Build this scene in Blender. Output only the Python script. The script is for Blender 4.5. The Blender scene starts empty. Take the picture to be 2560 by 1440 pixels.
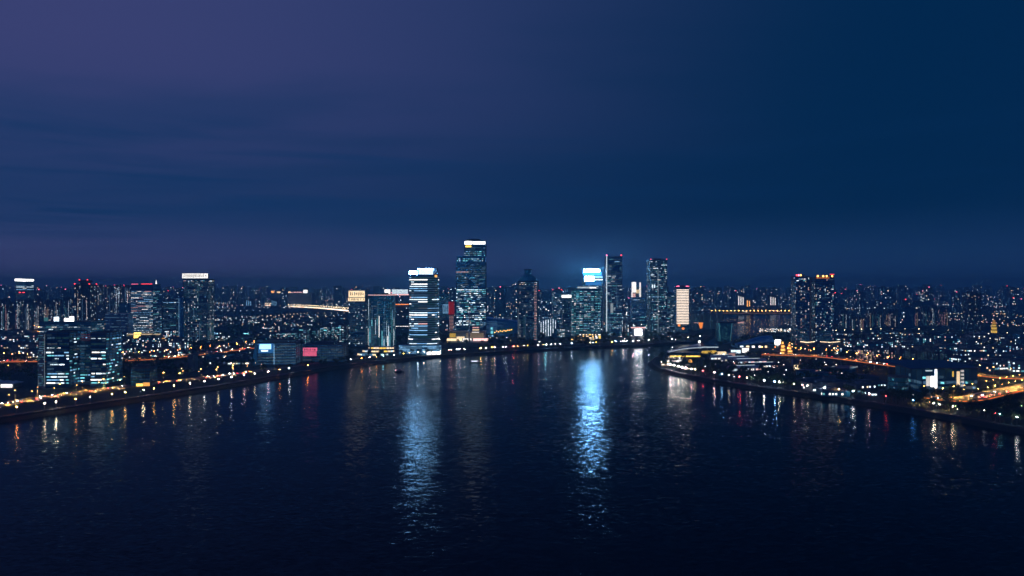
import bpy, math, random
from mathutils import Vector, Matrix
from mathutils.geometry import tessellate_polygon

R = math.radians
rng = random.Random(7)
scene = bpy.context.scene
C = scene.collection

# ------------------------------------------------------------------ camera
H, F, HZ, GZ = 120.0, 1706.67, 720.0, 4.0       # drone height, focal length in photo pixels, horizon row, land level
cam_d = bpy.data.cameras.new('camera')
cam = bpy.data.objects.new('camera', cam_d); C.objects.link(cam)
cam.location = (0, 0, H); cam.rotation_euler = (R(90), 0, 0)
cam_d.sensor_width = 36; cam_d.lens = 24.0
cam_d.clip_start = 1; cam_d.clip_end = 90000
scene.camera = cam

# ------------------------------------------------------------------ night sky
world = bpy.data.worlds.new('World'); scene.world = world; world.use_nodes = True
wn, wl = world.node_tree.nodes, world.node_tree.links
wn.clear()
def N(t, **k):
    n = wn.new(t)
    for a, b in k.items(): setattr(n, a, b)
    return n
def wmath(op, a, b=None, clamp=False):
    n = N('ShaderNodeMath', operation=op, use_clamp=clamp)
    for i, v in enumerate((a, b)):
        if v is None: continue
        if isinstance(v, (int, float)): n.inputs[i].default_value = v
        else: wl.new(v, n.inputs[i])
    return n.outputs[0]
def wmix(f, a, b, typ='MIX'):
    n = N('ShaderNodeMix', data_type='RGBA', blend_type=typ)
    for s, v in (('Factor', f), ('A', a), ('B', b)):
        i = [x for x in n.inputs if x.name == s and x.enabled][0]
        if isinstance(v, (int, float)): i.default_value = v
        elif isinstance(v, tuple): i.default_value = (*v, 1)
        else: wl.new(v, i)
    return [o for o in n.outputs if o.enabled][0]
tc = N('ShaderNodeTexCoord'); sep = N('ShaderNodeSeparateXYZ'); wl.new(tc.outputs['Generated'], sep.inputs[0])
dx, dy, dz = sep.outputs
zc = wmath('MAXIMUM', dz, 0.0)
den = wmath('ADD', zc, 0.10)
comb = N('ShaderNodeCombineXYZ')
wl.new(wmath('DIVIDE', dx, den), comb.inputs[0]); wl.new(wmath('DIVIDE', dy, den), comb.inputs[1])
mp = N('ShaderNodeMapping'); wl.new(comb.outputs[0], mp.inputs[0])
mp.inputs['Rotation'].default_value = (0, 0, R(-12)); mp.inputs['Scale'].default_value = (0.50, 1.35, 1); mp.inputs['Location'].default_value = (3.1, 1.7, 0)
no = N('ShaderNodeTexNoise'); wl.new(mp.outputs[0], no.inputs['Vector'])
no.inputs['Scale'].default_value = 1.0; no.inputs['Detail'].default_value = 4.5; no.inputs['Roughness'].default_value = 0.48
cl = N('ShaderNodeMapRange', interpolation_type='SMOOTHSTEP'); wl.new(no.outputs['Fac'], cl.inputs[0])
cl.inputs[1].default_value = 0.36; cl.inputs[2].default_value = 0.60
west = N('ShaderNodeMapRange', interpolation_type='SMOOTHSTEP'); wl.new(dx, west.inputs[0])      # clouds thin out towards the east
west.inputs[1].default_value = 0.50; west.inputs[2].default_value = -0.70
up = N('ShaderNodeMapRange', interpolation_type='SMOOTHSTEP'); wl.new(dz, up.inputs[0])
up.inputs[1].default_value = 0.06; up.inputs[2].default_value = 0.32; up.inputs[3].default_value = 0.16; up.inputs[4].default_value = 1.0
cover = wmath('MULTIPLY', wmath('MULTIPLY', wmath('ADD', wmath('MULTIPLY', cl.outputs[0], 0.42), 0.62), up.outputs[0]), wmath('ADD', wmath('MULTIPLY', west.outputs[0], 1.0), 0.0))
clear = wmix(west.outputs[0], (0.0006, 0.0210, 0.076), (0.0065, 0.0400, 0.135))
cloudc = (0.0450, 0.0560, 0.178)
col = wmix(cover, clear, cloudc)
hz = N('ShaderNodeMapRange', interpolation_type='SMOOTHSTEP'); wl.new(dz, hz.inputs[0])           # glow of the city low over the horizon
hz.inputs[1].default_value = 0.115; hz.inputs[2].default_value = 0.0
glow = wmix(west.outputs[0], (0.0150, 0.0520, 0.165), (0.0850, 0.0880, 0.250))
col = wmix(wmath('MULTIPLY', hz.outputs[0], 0.85), col, glow)
c2 = N('ShaderNodeCombineXYZ'); wl.new(wmath('DIVIDE', dx, wmath('ADD', wmath('ABSOLUTE', dy), 0.25)), c2.inputs[0]); wl.new(wmath('MULTIPLY', dz, 9.0), c2.inputs[1])   # thin streaks of cloud low in the sky
mp2 = N('ShaderNodeMapping'); wl.new(c2.outputs[0], mp2.inputs[0]); mp2.inputs['Rotation'].default_value = (0, 0, R(-5)); mp2.inputs['Scale'].default_value = (2.1, 4.2, 1); mp2.inputs['Location'].default_value = (0.35, 0.9, 0)
n2 = N('ShaderNodeTexNoise'); wl.new(mp2.outputs[0], n2.inputs['Vector']); n2.inputs['Scale'].default_value = 1.5; n2.inputs['Detail'].default_value = 4; n2.inputs['Roughness'].default_value = 0.5; n2.inputs['Distortion'].default_value = 0.6
st = N('ShaderNodeMapRange', interpolation_type='SMOOTHSTEP'); wl.new(n2.outputs['Fac'], st.inputs[0]); st.inputs[1].default_value = 0.44; st.inputs[2].default_value = 0.74
lo_ = N('ShaderNodeMapRange', interpolation_type='SMOOTHSTEP'); wl.new(dz, lo_.inputs[0]); lo_.inputs[1].default_value = 0.28; lo_.inputs[2].default_value = 0.14
lo2 = N('ShaderNodeMapRange', interpolation_type='SMOOTHSTEP'); wl.new(dz, lo2.inputs[0]); lo2.inputs[1].default_value = 0.03; lo2.inputs[2].default_value = 0.09
streak = wmath('MULTIPLY', wmath('MULTIPLY', st.outputs[0], wmath('MULTIPLY', lo_.outputs[0], lo2.outputs[0])), wmath('ADD', wmath('MULTIPLY', west.outputs[0], 0.6), 0.15))
col = wmix(streak, col, (0.0040, 0.0360, 0.128))
sky = N('ShaderNodeTexSky', sky_type='NISHITA'); sky.sun_disc = False
sky.sun_elevation = R(-5); sky.sun_rotation = R(-70); sky.altitude = 100; sky.air_density = 1.5; sky.dust_density = 1.0; sky.ozone_density = 3.0
skv = wmix(1.0, sky.outputs[0], (0.015, 0.02, 0.02), 'MULTIPLY')
fin = wmix(1.0, col, skv, 'ADD')
bg = N('ShaderNodeBackground'); wl.new(fin, bg.inputs[0]); bg.inputs[1].default_value = 1.0
wo = N('ShaderNodeOutputWorld'); wl.new(bg.outputs[0], wo.inputs[0])

sun_d = bpy.data.lights.new('dusk_sun', 'SUN'); sun_d.energy = 0.02; sun_d.angle = R(10); sun_d.color = (0.6, 0.7, 1.0)
sun = bpy.data.objects.new('dusk_sun', sun_d); C.objects.link(sun); sun.rotation_euler = (R(80), 0, R(-70))

scene.view_settings.view_transform = 'Standard'; scene.view_settings.look = 'None'
scene.view_settings.exposure = 0.0; scene.view_settings.gamma = 1.0; scene.view_settings.use_curve_mapping = False
cy = scene.cycles
cy.max_bounces = 4; cy.diffuse_bounces = 1; cy.glossy_bounces = 3; cy.transmission_bounces = 2; cy.volume_bounces = 2
cy.use_light_tree = True; cy.sample_clamp_indirect = 6.0; cy.sample_clamp_direct = 0
cy.use_adaptive_sampling = False; cy.caustics_reflective = False; cy.caustics_refractive = False
cy.use_denoising = True
try: cy.denoiser = 'OPENIMAGEDENOISE'
except Exception: pass

# ------------------------------------------------------------------ materials
MATS = {}
def surf(name, col, rough=0.6, spec=0.5, metal=0.0, var=0.35, scale=0.05, bump=0.0):
    if name in MATS: return MATS[name]
    m = bpy.data.materials.new(name); m.use_nodes = True; nt = m.node_tree; b = nt.nodes['Principled BSDF']
    t = nt.nodes.new('ShaderNodeTexCoord'); n = nt.nodes.new('ShaderNodeTexNoise')
    n.inputs['Scale'].default_value = scale; n.inputs['Detail'].default_value = 6
    nt.links.new(t.outputs['Object'], n.inputs['Vector'])
    mx = nt.nodes.new('ShaderNodeMix'); mx.data_type = 'RGBA'
    ins = [i for i in mx.inputs if i.enabled]
    nt.links.new(n.outputs['Fac'], ins[0])
    ins[1].default_value = (*[c * (1 - var) for c in col], 1); ins[2].default_value = (*[min(1, c * (1 + var)) for c in col], 1)
    nt.links.new([o for o in mx.outputs if o.enabled][0], b.inputs['Base Color'])
    b.inputs['Roughness'].default_value = rough; b.inputs['Specular IOR Level'].default_value = spec; b.inputs['Metallic'].default_value = metal
    MATS[name] = m; return m
ECOL = {'cream': (1.0, 0.80, 0.64), 'cool': (0.72, 0.90, 1.0), 'white': (1.0, 0.95, 0.90), 'warm': (1.0, 0.74, 0.44), 'amber': (1.0, 0.46, 0.10), 'orange': (1.0, 0.27, 0.05),
        'teal': (0.20, 0.75, 0.85), 'blue': (0.06, 0.36, 1.0), 'sky': (0.28, 0.62, 1.0), 'red': (1.0, 0.05, 0.06), 'pink': (1.0, 0.16, 0.30), 'rose': (1.0, 0.55, 0.52), 'gold': (1.0, 0.62, 0.10), 'green': (0.5, 1.0, 0.45)}
def E(c, s, sample=False):
    key = 'lit_%s_%g%s' % (c, s, '_lamp' if sample else '')
    if key in MATS: return key
    m = bpy.data.materials.new(key); m.use_nodes = True; nt = m.node_tree; nt.nodes.clear()
    e = nt.nodes.new('ShaderNodeEmission'); o = nt.nodes.new('ShaderNodeOutputMaterial')
    e.inputs[1].default_value = s
    t = nt.nodes.new('ShaderNodeTexCoord'); n = nt.nodes.new('ShaderNodeTexNoise'); n.inputs['Scale'].default_value = 0.6; n.inputs['Detail'].default_value = 3
    nt.links.new(t.outputs['Object'], n.inputs['Vector'])
    r = nt.nodes.new('ShaderNodeMapRange'); nt.links.new(n.outputs['Fac'], r.inputs[0]); r.inputs[1].default_value = 0.3; r.inputs[2].default_value = 0.7; r.inputs[3].default_value = 0.55; r.inputs[4].default_value = 1.25
    v = nt.nodes.new('ShaderNodeVectorMath'); v.operation = 'SCALE'; v.inputs[0].default_value = ECOL[c]; nt.links.new(r.outputs[0], v.inputs['Scale'])
    nt.links.new(v.outputs[0], e.inputs[0]); nt.links.new(e.outputs[0], o.inputs[0])
    m.cycles.emission_sampling = 'FRONT_BACK' if sample or s >= 6 else 'NONE'
    MATS[key] = m; return key
surf('glass_navy', (0.030, 0.240, 0.440), 0.34, 0.6, 0.65, 0.3, 0.08)
surf('glass_teal', (0.045, 0.400, 0.540), 0.34, 0.6, 0.65, 0.3, 0.08)
surf('glass_blue', (0.055, 0.340, 0.660), 0.34, 0.6, 0.65, 0.3, 0.08)
surf('spandrel', (0.035, 0.065, 0.11), 0.45, 0.5, 0, 0.25, 0.3)
surf('fin_metal', (0.08, 0.13, 0.19), 0.5, 0.5, 0.2, 0.2, 0.3)
surf('concrete', (0.13, 0.18, 0.25), 0.85, 0.3, 0, 0.25, 0.15)
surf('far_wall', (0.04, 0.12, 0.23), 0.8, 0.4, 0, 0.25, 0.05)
surf('concrete_pale', (0.36, 0.36, 0.37), 0.85, 0.3, 0, 0.2, 0.15)
surf('roof_dark', (0.06, 0.085, 0.12), 0.9, 0.3, 0, 0.4, 0.1)
surf('roof_white', (0.62, 0.64, 0.68), 0.5, 0.4, 0, 0.12, 0.1)
surf('roof_blue', (0.05, 0.10, 0.20), 0.5, 0.4, 0, 0.3, 0.1)
surf('asphalt', (0.15, 0.145, 0.14), 0.85, 0.3, 0, 0.35, 0.3)
surf('road_paint', (0.7, 0.7, 0.66), 0.7, 0.3, 0, 0.2, 0.5)
surf('paving', (0.22, 0.21, 0.20), 0.85, 0.3, 0, 0.3, 0.2)
surf('paving_dark', (0.07, 0.07, 0.075), 0.85, 0.3, 0, 0.35, 0.25)
surf('ground', (0.036, 0.062, 0.074), 0.95, 0.2, 0, 0.6, 0.012)
surf('embankment', (0.040, 0.045, 0.040), 0.9, 0.3, 0, 0.5, 0.05)
surf('bark', (0.06, 0.045, 0.03), 0.95, 0.2, 0, 0.3, 1.0)
surf('leaf', (0.045, 0.085, 0.045), 0.8, 0.3, 0, 0.6, 0.35)
surf('pole', (0.22, 0.23, 0.24), 0.5, 0.5, 0.6, 0.2, 1.0)
surf('car_dark', (0.03, 0.035, 0.045), 0.25, 0.6, 0.3, 0.2, 1.0)
surf('car_white', (0.65, 0.65, 0.66), 0.3, 0.6, 0, 0.1, 1.0)
surf('tyre', (0.015, 0.015, 0.015), 0.9, 0.2, 0, 0.2, 2.0)
surf('sign_dark', (0.02, 0.022, 0.025), 0.7, 0.3, 0, 0.2, 0.5)
surf('red_wall', (0.45, 0.06, 0.05), 0.7, 0.3, 0, 0.2, 0.3)
surf('gold_roof', (0.40, 0.26, 0.06), 0.6, 0.4, 0, 0.25, 0.5)

def water_mat():
    m = bpy.data.materials.new('river_water'); m.use_nodes = True; nt = m.node_tree; nt.nodes.clear()
    out = nt.nodes.new('ShaderNodeOutputMaterial'); mix = nt.nodes.new('ShaderNodeMixShader'); dif = nt.nodes.new('ShaderNodeBsdfDiffuse'); b = nt.nodes.new('ShaderNodeBsdfGlossy'); fr = nt.nodes.new('ShaderNodeFresnel')
    dif.inputs['Color'].default_value = (0.0015, 0.006, 0.014, 1); b.inputs['Color'].default_value = (0.70, 0.86, 1.0, 1); b.inputs['Roughness'].default_value = 0.135; fr.inputs['IOR'].default_value = 1.14
    nt.links.new(fr.outputs[0], mix.inputs[0]); nt.links.new(dif.outputs[0], mix.inputs[1]); nt.links.new(b.outputs[0], mix.inputs[2]); nt.links.new(mix.outputs[0], out.inputs[0])
    g = nt.nodes.new('ShaderNodeNewGeometry')
    def wave(sx, sy, rot, k, det):
        mp = nt.nodes.new('ShaderNodeMapping'); nt.links.new(g.outputs['Position'], mp.inputs[0])
        mp.inputs['Rotation'].default_value = (0, 0, R(rot)); mp.inputs['Scale'].default_value = (sx, sy, 1)
        n = nt.nodes.new('ShaderNodeTexNoise'); n.inputs['Scale'].default_value = 1.0; n.inputs['Detail'].default_value = det
        nt.links.new(mp.outputs[0], n.inputs['Vector'])
        q = nt.nodes.new('ShaderNodeVectorMath'); q.operation = 'SUBTRACT'; nt.links.new(n.outputs['Color'], q.inputs[0]); q.inputs[1].default_value = (0.5, 0.5, 0.5)
        t = nt.nodes.new('ShaderNodeVectorMath'); t.operation = 'MULTIPLY'; nt.links.new(q.outputs[0], t.inputs[0]); t.inputs[1].default_value = (k * 0.95, k, 0)
        return t.outputs[0], n.outputs['Fac']
    def vadd(p, q):
        a = nt.nodes.new('ShaderNodeVectorMath'); a.operation = 'ADD'; nt.links.new(p, a.inputs[0]); nt.links.new(q, a.inputs[1]); return a.outputs[0]
    fine = vadd(wave(0.30, 0.80, 8, 0.35, 1.5)[0], wave(0.11, 0.28, -9, 0.15, 2.0)[0])
    gust = nt.nodes.new('ShaderNodeMapRange'); nt.links.new(wave(0.0045, 0.011, 14, 0.1, 3.0)[1], gust.inputs[0])      # calmer and windier patches
    gust.inputs[1].default_value = 0.35; gust.inputs[2].default_value = 0.68; gust.inputs[3].default_value = 0.72; gust.inputs[4].default_value = 1.30
    sc = nt.nodes.new('ShaderNodeVectorMath'); sc.operation = 'SCALE'; nt.links.new(fine, sc.inputs[0]); nt.links.new(gust.outputs[0], sc.inputs['Scale'])
    acc = vadd(sc.outputs[0], wave(0.02, 0.04, 20, 0.03, 2.0)[0])
    a = nt.nodes.new('ShaderNodeVectorMath'); a.operation = 'ADD'; nt.links.new(acc, a.inputs[0]); a.inputs[1].default_value = (0, 0, 1)
    nn = nt.nodes.new('ShaderNodeVectorMath'); nn.operation = 'NORMALIZE'; nt.links.new(a.outputs[0], nn.inputs[0])
    nt.links.new(nn.outputs[0], b.inputs['Normal']); nt.links.new(nn.outputs[0], fr.inputs['Normal'])
    MATS['river_water'] = m
water_mat()

# ------------------------------------------------------------------ helpers
class MB:
    def __init__(s): s.v, s.f, s.m, s.names = [], [], [], []
    def mi(s, name):
        if name not in s.names: s.names.append(name)
        return s.names.index(name)
    def face(s, pts, mat):
        b = len(s.v); s.v += [tuple(p) for p in pts]; s.f.append(tuple(range(b, b + len(pts)))); s.m.append(s.mi(mat))
    def hexa(s, p, mat, skip=()):
        """p: 4 bottom points CCW then 4 top points"""
        b = len(s.v); s.v += [tuple(q) for q in p]; k = s.mi(mat)
        for i, q in enumerate(((3, 2, 1, 0), (4, 5, 6, 7), (0, 1, 5, 4), (1, 2, 6, 5), (2, 3, 7, 6), (3, 0, 4, 7))):
            if i in skip: continue
            s.f.append(tuple(b + j for j in q)); s.m.append(k)
    def box(s, x0, x1, y0, y1, z0, z1, mat):
        s.hexa([(x0, y0, z0), (x1, y0, z0), (x1, y1, z0), (x0, y1, z0), (x0, y0, z1), (x1, y0, z1), (x1, y1, z1), (x0, y1, z1)], mat)
    def slab(s, fr, a, b, z0, z1, t0, t1, mat):
        (ox, oy), (ux, uy), (nx, ny) = fr[:3]
        q = [(ox + ux * a + nx * t1, oy + uy * a + ny * t1), (ox + ux * b + nx * t1, oy + uy * b + ny * t1), (ox + ux * b + nx * t0, oy + uy * b + ny * t0), (ox + ux * a + nx * t0, oy + uy * a + ny * t0)]
        s.hexa([(x, y, z0) for x, y in q] + [(x, y, z1) for x, y in q], mat)
    def prism(s, poly, z0, z1, mat, top=None, scale_top=1.0):
        n = len(poly); b = len(s.v)
        s.v += [(x, y, z0) for x, y in poly] + [(x * scale_top, y * scale_top, z1) for x, y in poly]
        k = s.mi(mat)
        for i in range(n):
            j = (i + 1) % n; s.f.append((b + i, b + j, b + n + j, b + n + i)); s.m.append(k)
        s.f.append(tuple(b + n + i for i in range(n))); s.m.append(s.mi(top or mat))
        s.f.append(tuple(b + i for i in reversed(range(n)))); s.m.append(k)
    def tube(s, p, q, r0, r1, mat, n=6):
        p, q = Vector(p), Vector(q); d = (q - p).normalized()
        a = d.orthogonal().normalized(); c = d.cross(a); b = len(s.v); k = s.mi(mat)
        for pt, r in ((p, r0), (q, r1)):
            for i in range(n):
                t = 2 * math.pi * i / n; s.v.append(tuple(pt + (a * math.cos(t) + c * math.sin(t)) * r))
        for i in range(n):
            j = (i + 1) % n; s.f.append((b + i, b + j, b + n + j, b + n + i)); s.m.append(k)
        s.f.append(tuple(b + i for i in reversed(range(n)))); s.m.append(k); s.f.append(tuple(b + n + i for i in range(n))); s.m.append(k)
    def sphere(s, c, r, mat, n=6, rings=4, sz=1.0):
        b = len(s.v); k = s.mi(mat); cx, cy_, cz = c
        s.v.append((cx, cy_, cz - r * sz))
        for i in range(1, rings):
            ph = -math.pi / 2 + math.pi * i / rings
            for j in range(n):
                t = 2 * math.pi * j / n; s.v.append((cx + r * math.cos(ph) * math.cos(t), cy_ + r * math.cos(ph) * math.sin(t), cz + r * sz * math.sin(ph)))
        s.v.append((cx, cy_, cz + r * sz)); e = len(s.v) - 1
        for j in range(n): s.f.append((b, b + 1 + (j + 1) % n, b + 1 + j)); s.m.append(k)
        for i in range(rings - 2):
            for j in range(n):
                a0 = b + 1 + i * n; s.f.append((a0 + j, a0 + (j + 1) % n, a0 + n + (j + 1) % n, a0 + n + j)); s.m.append(k)
        a0 = b + 1 + (rings - 2) * n
        for j in range(n): s.f.append((a0 + j, a0 + (j + 1) % n, e)); s.m.append(k)
    def data(s, name):
        me = bpy.data.meshes.new(name); me.from_pydata(s.v, [], s.f)
        for n in s.names: me.materials.append(MATS[n])
        me.polygons.foreach_set('material_index', s.m); me.update(); return me
    def build(s, name, parent=None, kind=None, label=None):
        if not s.f: return None
        o = bpy.data.objects.new(name, s.data(name)); C.objects.link(o); o.parent = parent
        if kind: o['kind'] = kind
        if label: o['label'] = label
        return o
def empty(name, loc, rz=0.0):
    o = bpy.data.objects.new(name, None); C.objects.link(o); o.location = loc; o.rotation_euler = (0, 0, rz); o.empty_display_size = 1; return o
def tag(o, label=None, cat=None, group=None, kind=None):
    for k, v in (('label', label), ('category', cat), ('group', group), ('kind', kind)):
        if v: o[k] = v
    return o
def struct(mb, name):
    o = mb.build(name); o['kind'] = 'structure'; return o
def copy_tree(o, parent=None):
    c = o.copy(); C.objects.link(c); c.parent = parent
    for ch in KIDS.get(o.name, ()): copy_tree(ch, c)
    return c
KIDS = {}
def reg(o): KIDS[o.name] = list(o.children); [reg(ch) for ch in o.children]
def G(px, py, z=GZ):                 # where a sight line of the photograph meets the level z
    d = (H - z) * F / (py - HZ); return ((px - 1280) / F * d, d)
def dist(py, z=GZ): return (H - z) * F / (py - HZ)
def frames(poly):
    out = []; n = len(poly)
    for i in range(n):
        (x0, y0), (x1, y1) = poly[i], poly[(i + 1) % n]; L = math.hypot(x1 - x0, y1 - y0)
        u = ((x1 - x0) / L, (y1 - y0) / L); out.append(((x0, y0), u, (u[1], -u[0]), L))
    return out
def seen(poly): return [f for f in frames(poly) if f[2][1] < 0.25]
def rect(w, d): return [(-w / 2, -d / 2), (w / 2, -d / 2), (w / 2, d / 2), (-w / 2, d / 2)]
def oval(w, d, n=20, p=1.0):
    out = []
    for i in range(n):
        t = 2 * math.pi * (i + 0.5) / n - math.pi / 2; c, s = math.cos(t), math.sin(t)
        out.append((math.copysign(abs(c) ** p, c) * w / 2, math.copysign(abs(s) ** p, s) * d / 2))
    return out

UNIT = {}
def unit_win(mat):
    if mat not in UNIT:
        b = MB(); b.box(0, 1, -1, 0, 0, 1, mat); UNIT[mat] = b.data('lit_window')
    return UNIT[mat]
WINS = [0]
def big_win(parent, fr, a, b, z0, z1, t, mat, name='lit_window'):
    (ox, oy), (ux, uy) = fr[0], fr[1]
    o = bpy.data.objects.new(name, unit_win(mat)); C.objects.link(o); o.parent = parent
    o.location = (ox + ux * a, oy + uy * a, z0); o.rotation_euler = (0, 0, math.atan2(uy, ux)); o.scale = (b - a, t, z1 - z0); WINS[0] += 1
    return o

PAL = {'office': [('cool', 1.3, 5), ('cool', 3.4, 4), ('white', 2.6, 2), ('teal', 1.2, 4), ('sky', 1.0, 4)],
       'tealoffice': [('teal', 0.8, 5), ('teal', 1.9, 4), ('cool', 2.0, 4), ('sky', 1.0, 4), ('white', 3.0, 1)],
       'bright': [('cool', 2.0, 6), ('white', 2.6, 3), ('sky', 1.2, 5), ('sky', 0.6, 3), ('rose', 1.2, 1)],
       'home': [('warm', 2.0, 2), ('white', 3.0, 3), ('cool', 3.0, 5), ('rose', 1.6, 1), ('teal', 1.0, 3), ('sky', 1.0, 3)],
       'far': [('cool', 1.2, 6), ('sky', 1.5, 6), ('teal', 1.0, 3), ('white', 8.0, 2.4), ('cool', 8.0, 3.4), ('warm', 7.0, 1.4), ('rose', 6.0, 1.2)],
       'rosehome': [('rose', 2.0, 3), ('warm', 2.2, 2), ('white', 2.6, 3)],
       'faint': [('sky', 0.09, 5), ('teal', 0.08, 3), ('sky', 0.16, 4), ('cool', 0.12, 2), ('sky', 0.26, 1)],
       'dim': [('sky', 0.26, 5), ('teal', 0.18, 3), ('cool', 0.3, 1)]}
def pick(pal):
    p = PAL[pal]; t = rng.random() * sum(w for _, _, w in p)
    for c, s, w in p:
        t -= w
        if t <= 0: return E(c, s)
    return E(p[0][0], p[0][1])

def windows(parent, frs, z0, z1, d, style, pal='office', fh=4.0, p=0.5, small=None, cell=3.0, lo=4, hi=20, wh=None, gain=None, limit=110, cols=None):
    """lit windows on the given facades; runs ten photo pixels wide or more are objects of their own"""
    small = small if small is not None else MB(); ppm = F / d; made = 0
    if pal not in ('faint', 'dim'): p = p * 1.3
    nf = max(1, int((z1 - z0) / fh))
    for fr in frs:
        L = fr[3]
        if L < 2: continue
        if style == 'bands':
            for k in range(nf):
                row = p * rng.uniform(0.2, 1.7); a = rng.uniform(0.3, 2.0); zb = z0 + k * fh + 1.1; zt = zb + (wh or fh * 0.38)
                while a < L - 1.0:
                    b = min(L - 0.4, a + rng.uniform(lo, hi))
                    if rng.random() < row and b - a > 1.0:
                        m = pick(pal)
                        if (b - a) * ppm * max(0.35, abs(fr[2][1])) > 11 and made < limit: big_win(parent, fr, a, b, zb, zt, 0.14, m); made += 1
                        else: small.slab(fr, a, b, zb, zt, 0.0, 0.14, m)
                    a = b + rng.uniform(0.4, 3.0)
        elif style == 'dots':
            n = max(1, int(L / cell))
            for i in range(n):
                cp = p * rng.choice((0.3, 0.7, 1.0, 1.8))
                for k in range(nf):
                    if rng.random() < cp:
                        a = i * cell + cell * 0.18; zb = z0 + k * fh + 0.9; ww = wh or 1.7
                        small.slab(fr, a, a + ww, zb, zb + min(ww, fh - 1.0), 0.0, 0.12, pick(pal))
        elif style == 'stairs':
            for fx in (cols or (0.25, 0.75)):
                m = pick(pal); a = L * fx; top = rng.uniform(0.7, 1.0)
                for k in range(int(nf * top)):
                    if rng.random() < p: zb = z0 + k * fh + 0.8; small.slab(fr, a, a + (wh or 1.4), zb, zb + fh * 0.45, 0.0, 0.12, m)
        elif style == 'vlines':
            n = max(1, int(L / cell))
            for i in range(n):
                if rng.random() > p: continue
                a = (i + 0.3) * cell; s0 = rng.choice((z0, z0 + (z1 - z0) * rng.uniform(0, 0.6))); s1 = min(z1, s0 + rng.uniform(lo, hi)); m = pick(pal)
                if (s1 - s0) * ppm > 11 and made < limit: big_win(parent, fr, a, a + (wh or 0.7), s0, s1, 0.3, m, 'light_strip'); made += 1
                else: small.slab(fr, a, a + (wh or 0.7), s0, s1, 0.0, 0.3, m)
    return small

def facade(parent, frs, z0, z1, fh=4.0, bands=True, mull=0.0, bmat='spandrel', mmat='fin_metal', bt=0.25):
    if bands:
        b = MB()
        for fr in frs:
            k = 0
            while z0 + k * fh + 0.9 < z1: b.slab(fr, 0, fr[3], z0 + k * fh, z0 + k * fh + 0.9, 0, bt, bmat); k += 1
        b.build('floor_bands', parent, 'stuff')
    if mull:
        b = MB()
        for fr in frs:
            n = max(1, int(fr[3] / mull))
            for i in range(n + 1):
                a = fr[3] * i / n; b.slab(fr, max(0, a - 0.12), min(fr[3], a + 0.12), z0, z1 - 0.1, 0, bt + 0.14, mmat)
        b.build('mullions', parent, 'stuff')

def roof_kit(parent, poly, z, plant=True, s=0.5, aviation=None, parapet=1.2, mat='concrete', antenna=0):
    if parapet:
        b = MB()
        for fr in frames(poly): b.slab(fr, 0.02, fr[3] - 0.02, z - 0.2, z + parapet, -0.5, 0.06, mat)
        b.build('parapet', parent)
    if plant:
        b = MB(); b.prism([(x * s, y * s) for x, y in poly], z, z + 4.5, mat, 'roof_dark'); b.build('plant_room', parent)
    if antenna:
        b = MB(); b.tube((0, 0, z), (0, 0, z + antenna), 0.5, 0.15, 'pole'); b.build('antenna', parent)
    if aviation:
        for x, y in poly[:aviation]:
            b = MB(); b.box(x * 0.97 - 0.9, x * 0.97 + 0.9, y * 0.97 - 0.9, y * 0.97 + 0.9, z + parapet + 0.02, z + parapet + 1.6, E('red', 5)); b.build('aviation_light', parent)

FOOT = []       # footprints already taken: x, y, radius
def tower(name, label, cat, x0, x1, yb, yt, dep=30, rot=0, body='glass_navy', plan='rect', fh=4.0, win=(), mull=0, bands=True, roof=True, plant=True, aviation=0, antenna=0, roofmat='roof_dark', group=None, d=None, n=20, taper=1.0, zb=0.0, parapet=1.2, faint=0.8):
    """one building standing between two columns of the photograph, its foot on row yb and its roof on row yt"""
    d = d or dist(yb); W = (x1 - x0) / F * d; xc = ((x0 + x1) / 2 - 1280) / F
    Hh = H + (HZ - yt) * d / F - GZ
    if plan == 'rect':
        dep = min(dep, W * 1.3)
        w = (W - dep * abs(math.sin(R(rot)) )- dep * abs(xc) * math.cos(R(rot)) * 0.9) / math.cos(R(rot)); w = max(w, W * 0.45); poly = rect(w, dep)
    else:
        dep = min(dep, W); w = W; poly = oval(w, dep, n, 0.75 if plan == 'soft' else 1.0)
    e = empty(name, (xc * (d + dep / 2), d + dep / 2, GZ), R(rot)); tag(e, label, cat, group)
    FOOT.append((e.location.x, e.location.y, 0.55 * max(w, dep)))
    b = MB(); b.prism(poly, zb, Hh, body, roofmat, taper); wall_o = b.build('wall', e)
    frs = [f for f in frames(poly)]
    vis = [f for f in frs if (f[2][1] * math.cos(R(rot)) + f[2][0] * math.sin(R(rot))) < 0.35]
    if taper == 1.0: facade(wall_o, vis, zb, Hh, fh, bands, mull)
    small = MB()
    if body.startswith('glass') and taper == 1.0: windows(wall_o, vis, zb + 2, Hh - 1.5, d, 'bands', 'faint', fh, faint, small, lo=3, hi=14, wh=fh * .55, limit=0)
    for s in win:
        s = dict(s); zz0 = s.pop('z0', 0.0); zz1 = s.pop('z1', 1.0); on = s.pop('on', None)
        ff = vis if on is None else [vis[i] for i in on if i < len(vis)]
        windows(wall_o, ff, zb + 2 + (Hh - zb - 2) * zz0, zb + (Hh - zb) * zz1 - 0.5, d, fh=s.pop('fh', fh), small=small, **s)
    small.build('lit_windows', wall_o, 'stuff')
    if roof: roof_kit(e, poly, Hh, plant, aviation=aviation, antenna=antenna, parapet=parapet)
    return e, w, dep, Hh, frs, d

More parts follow.
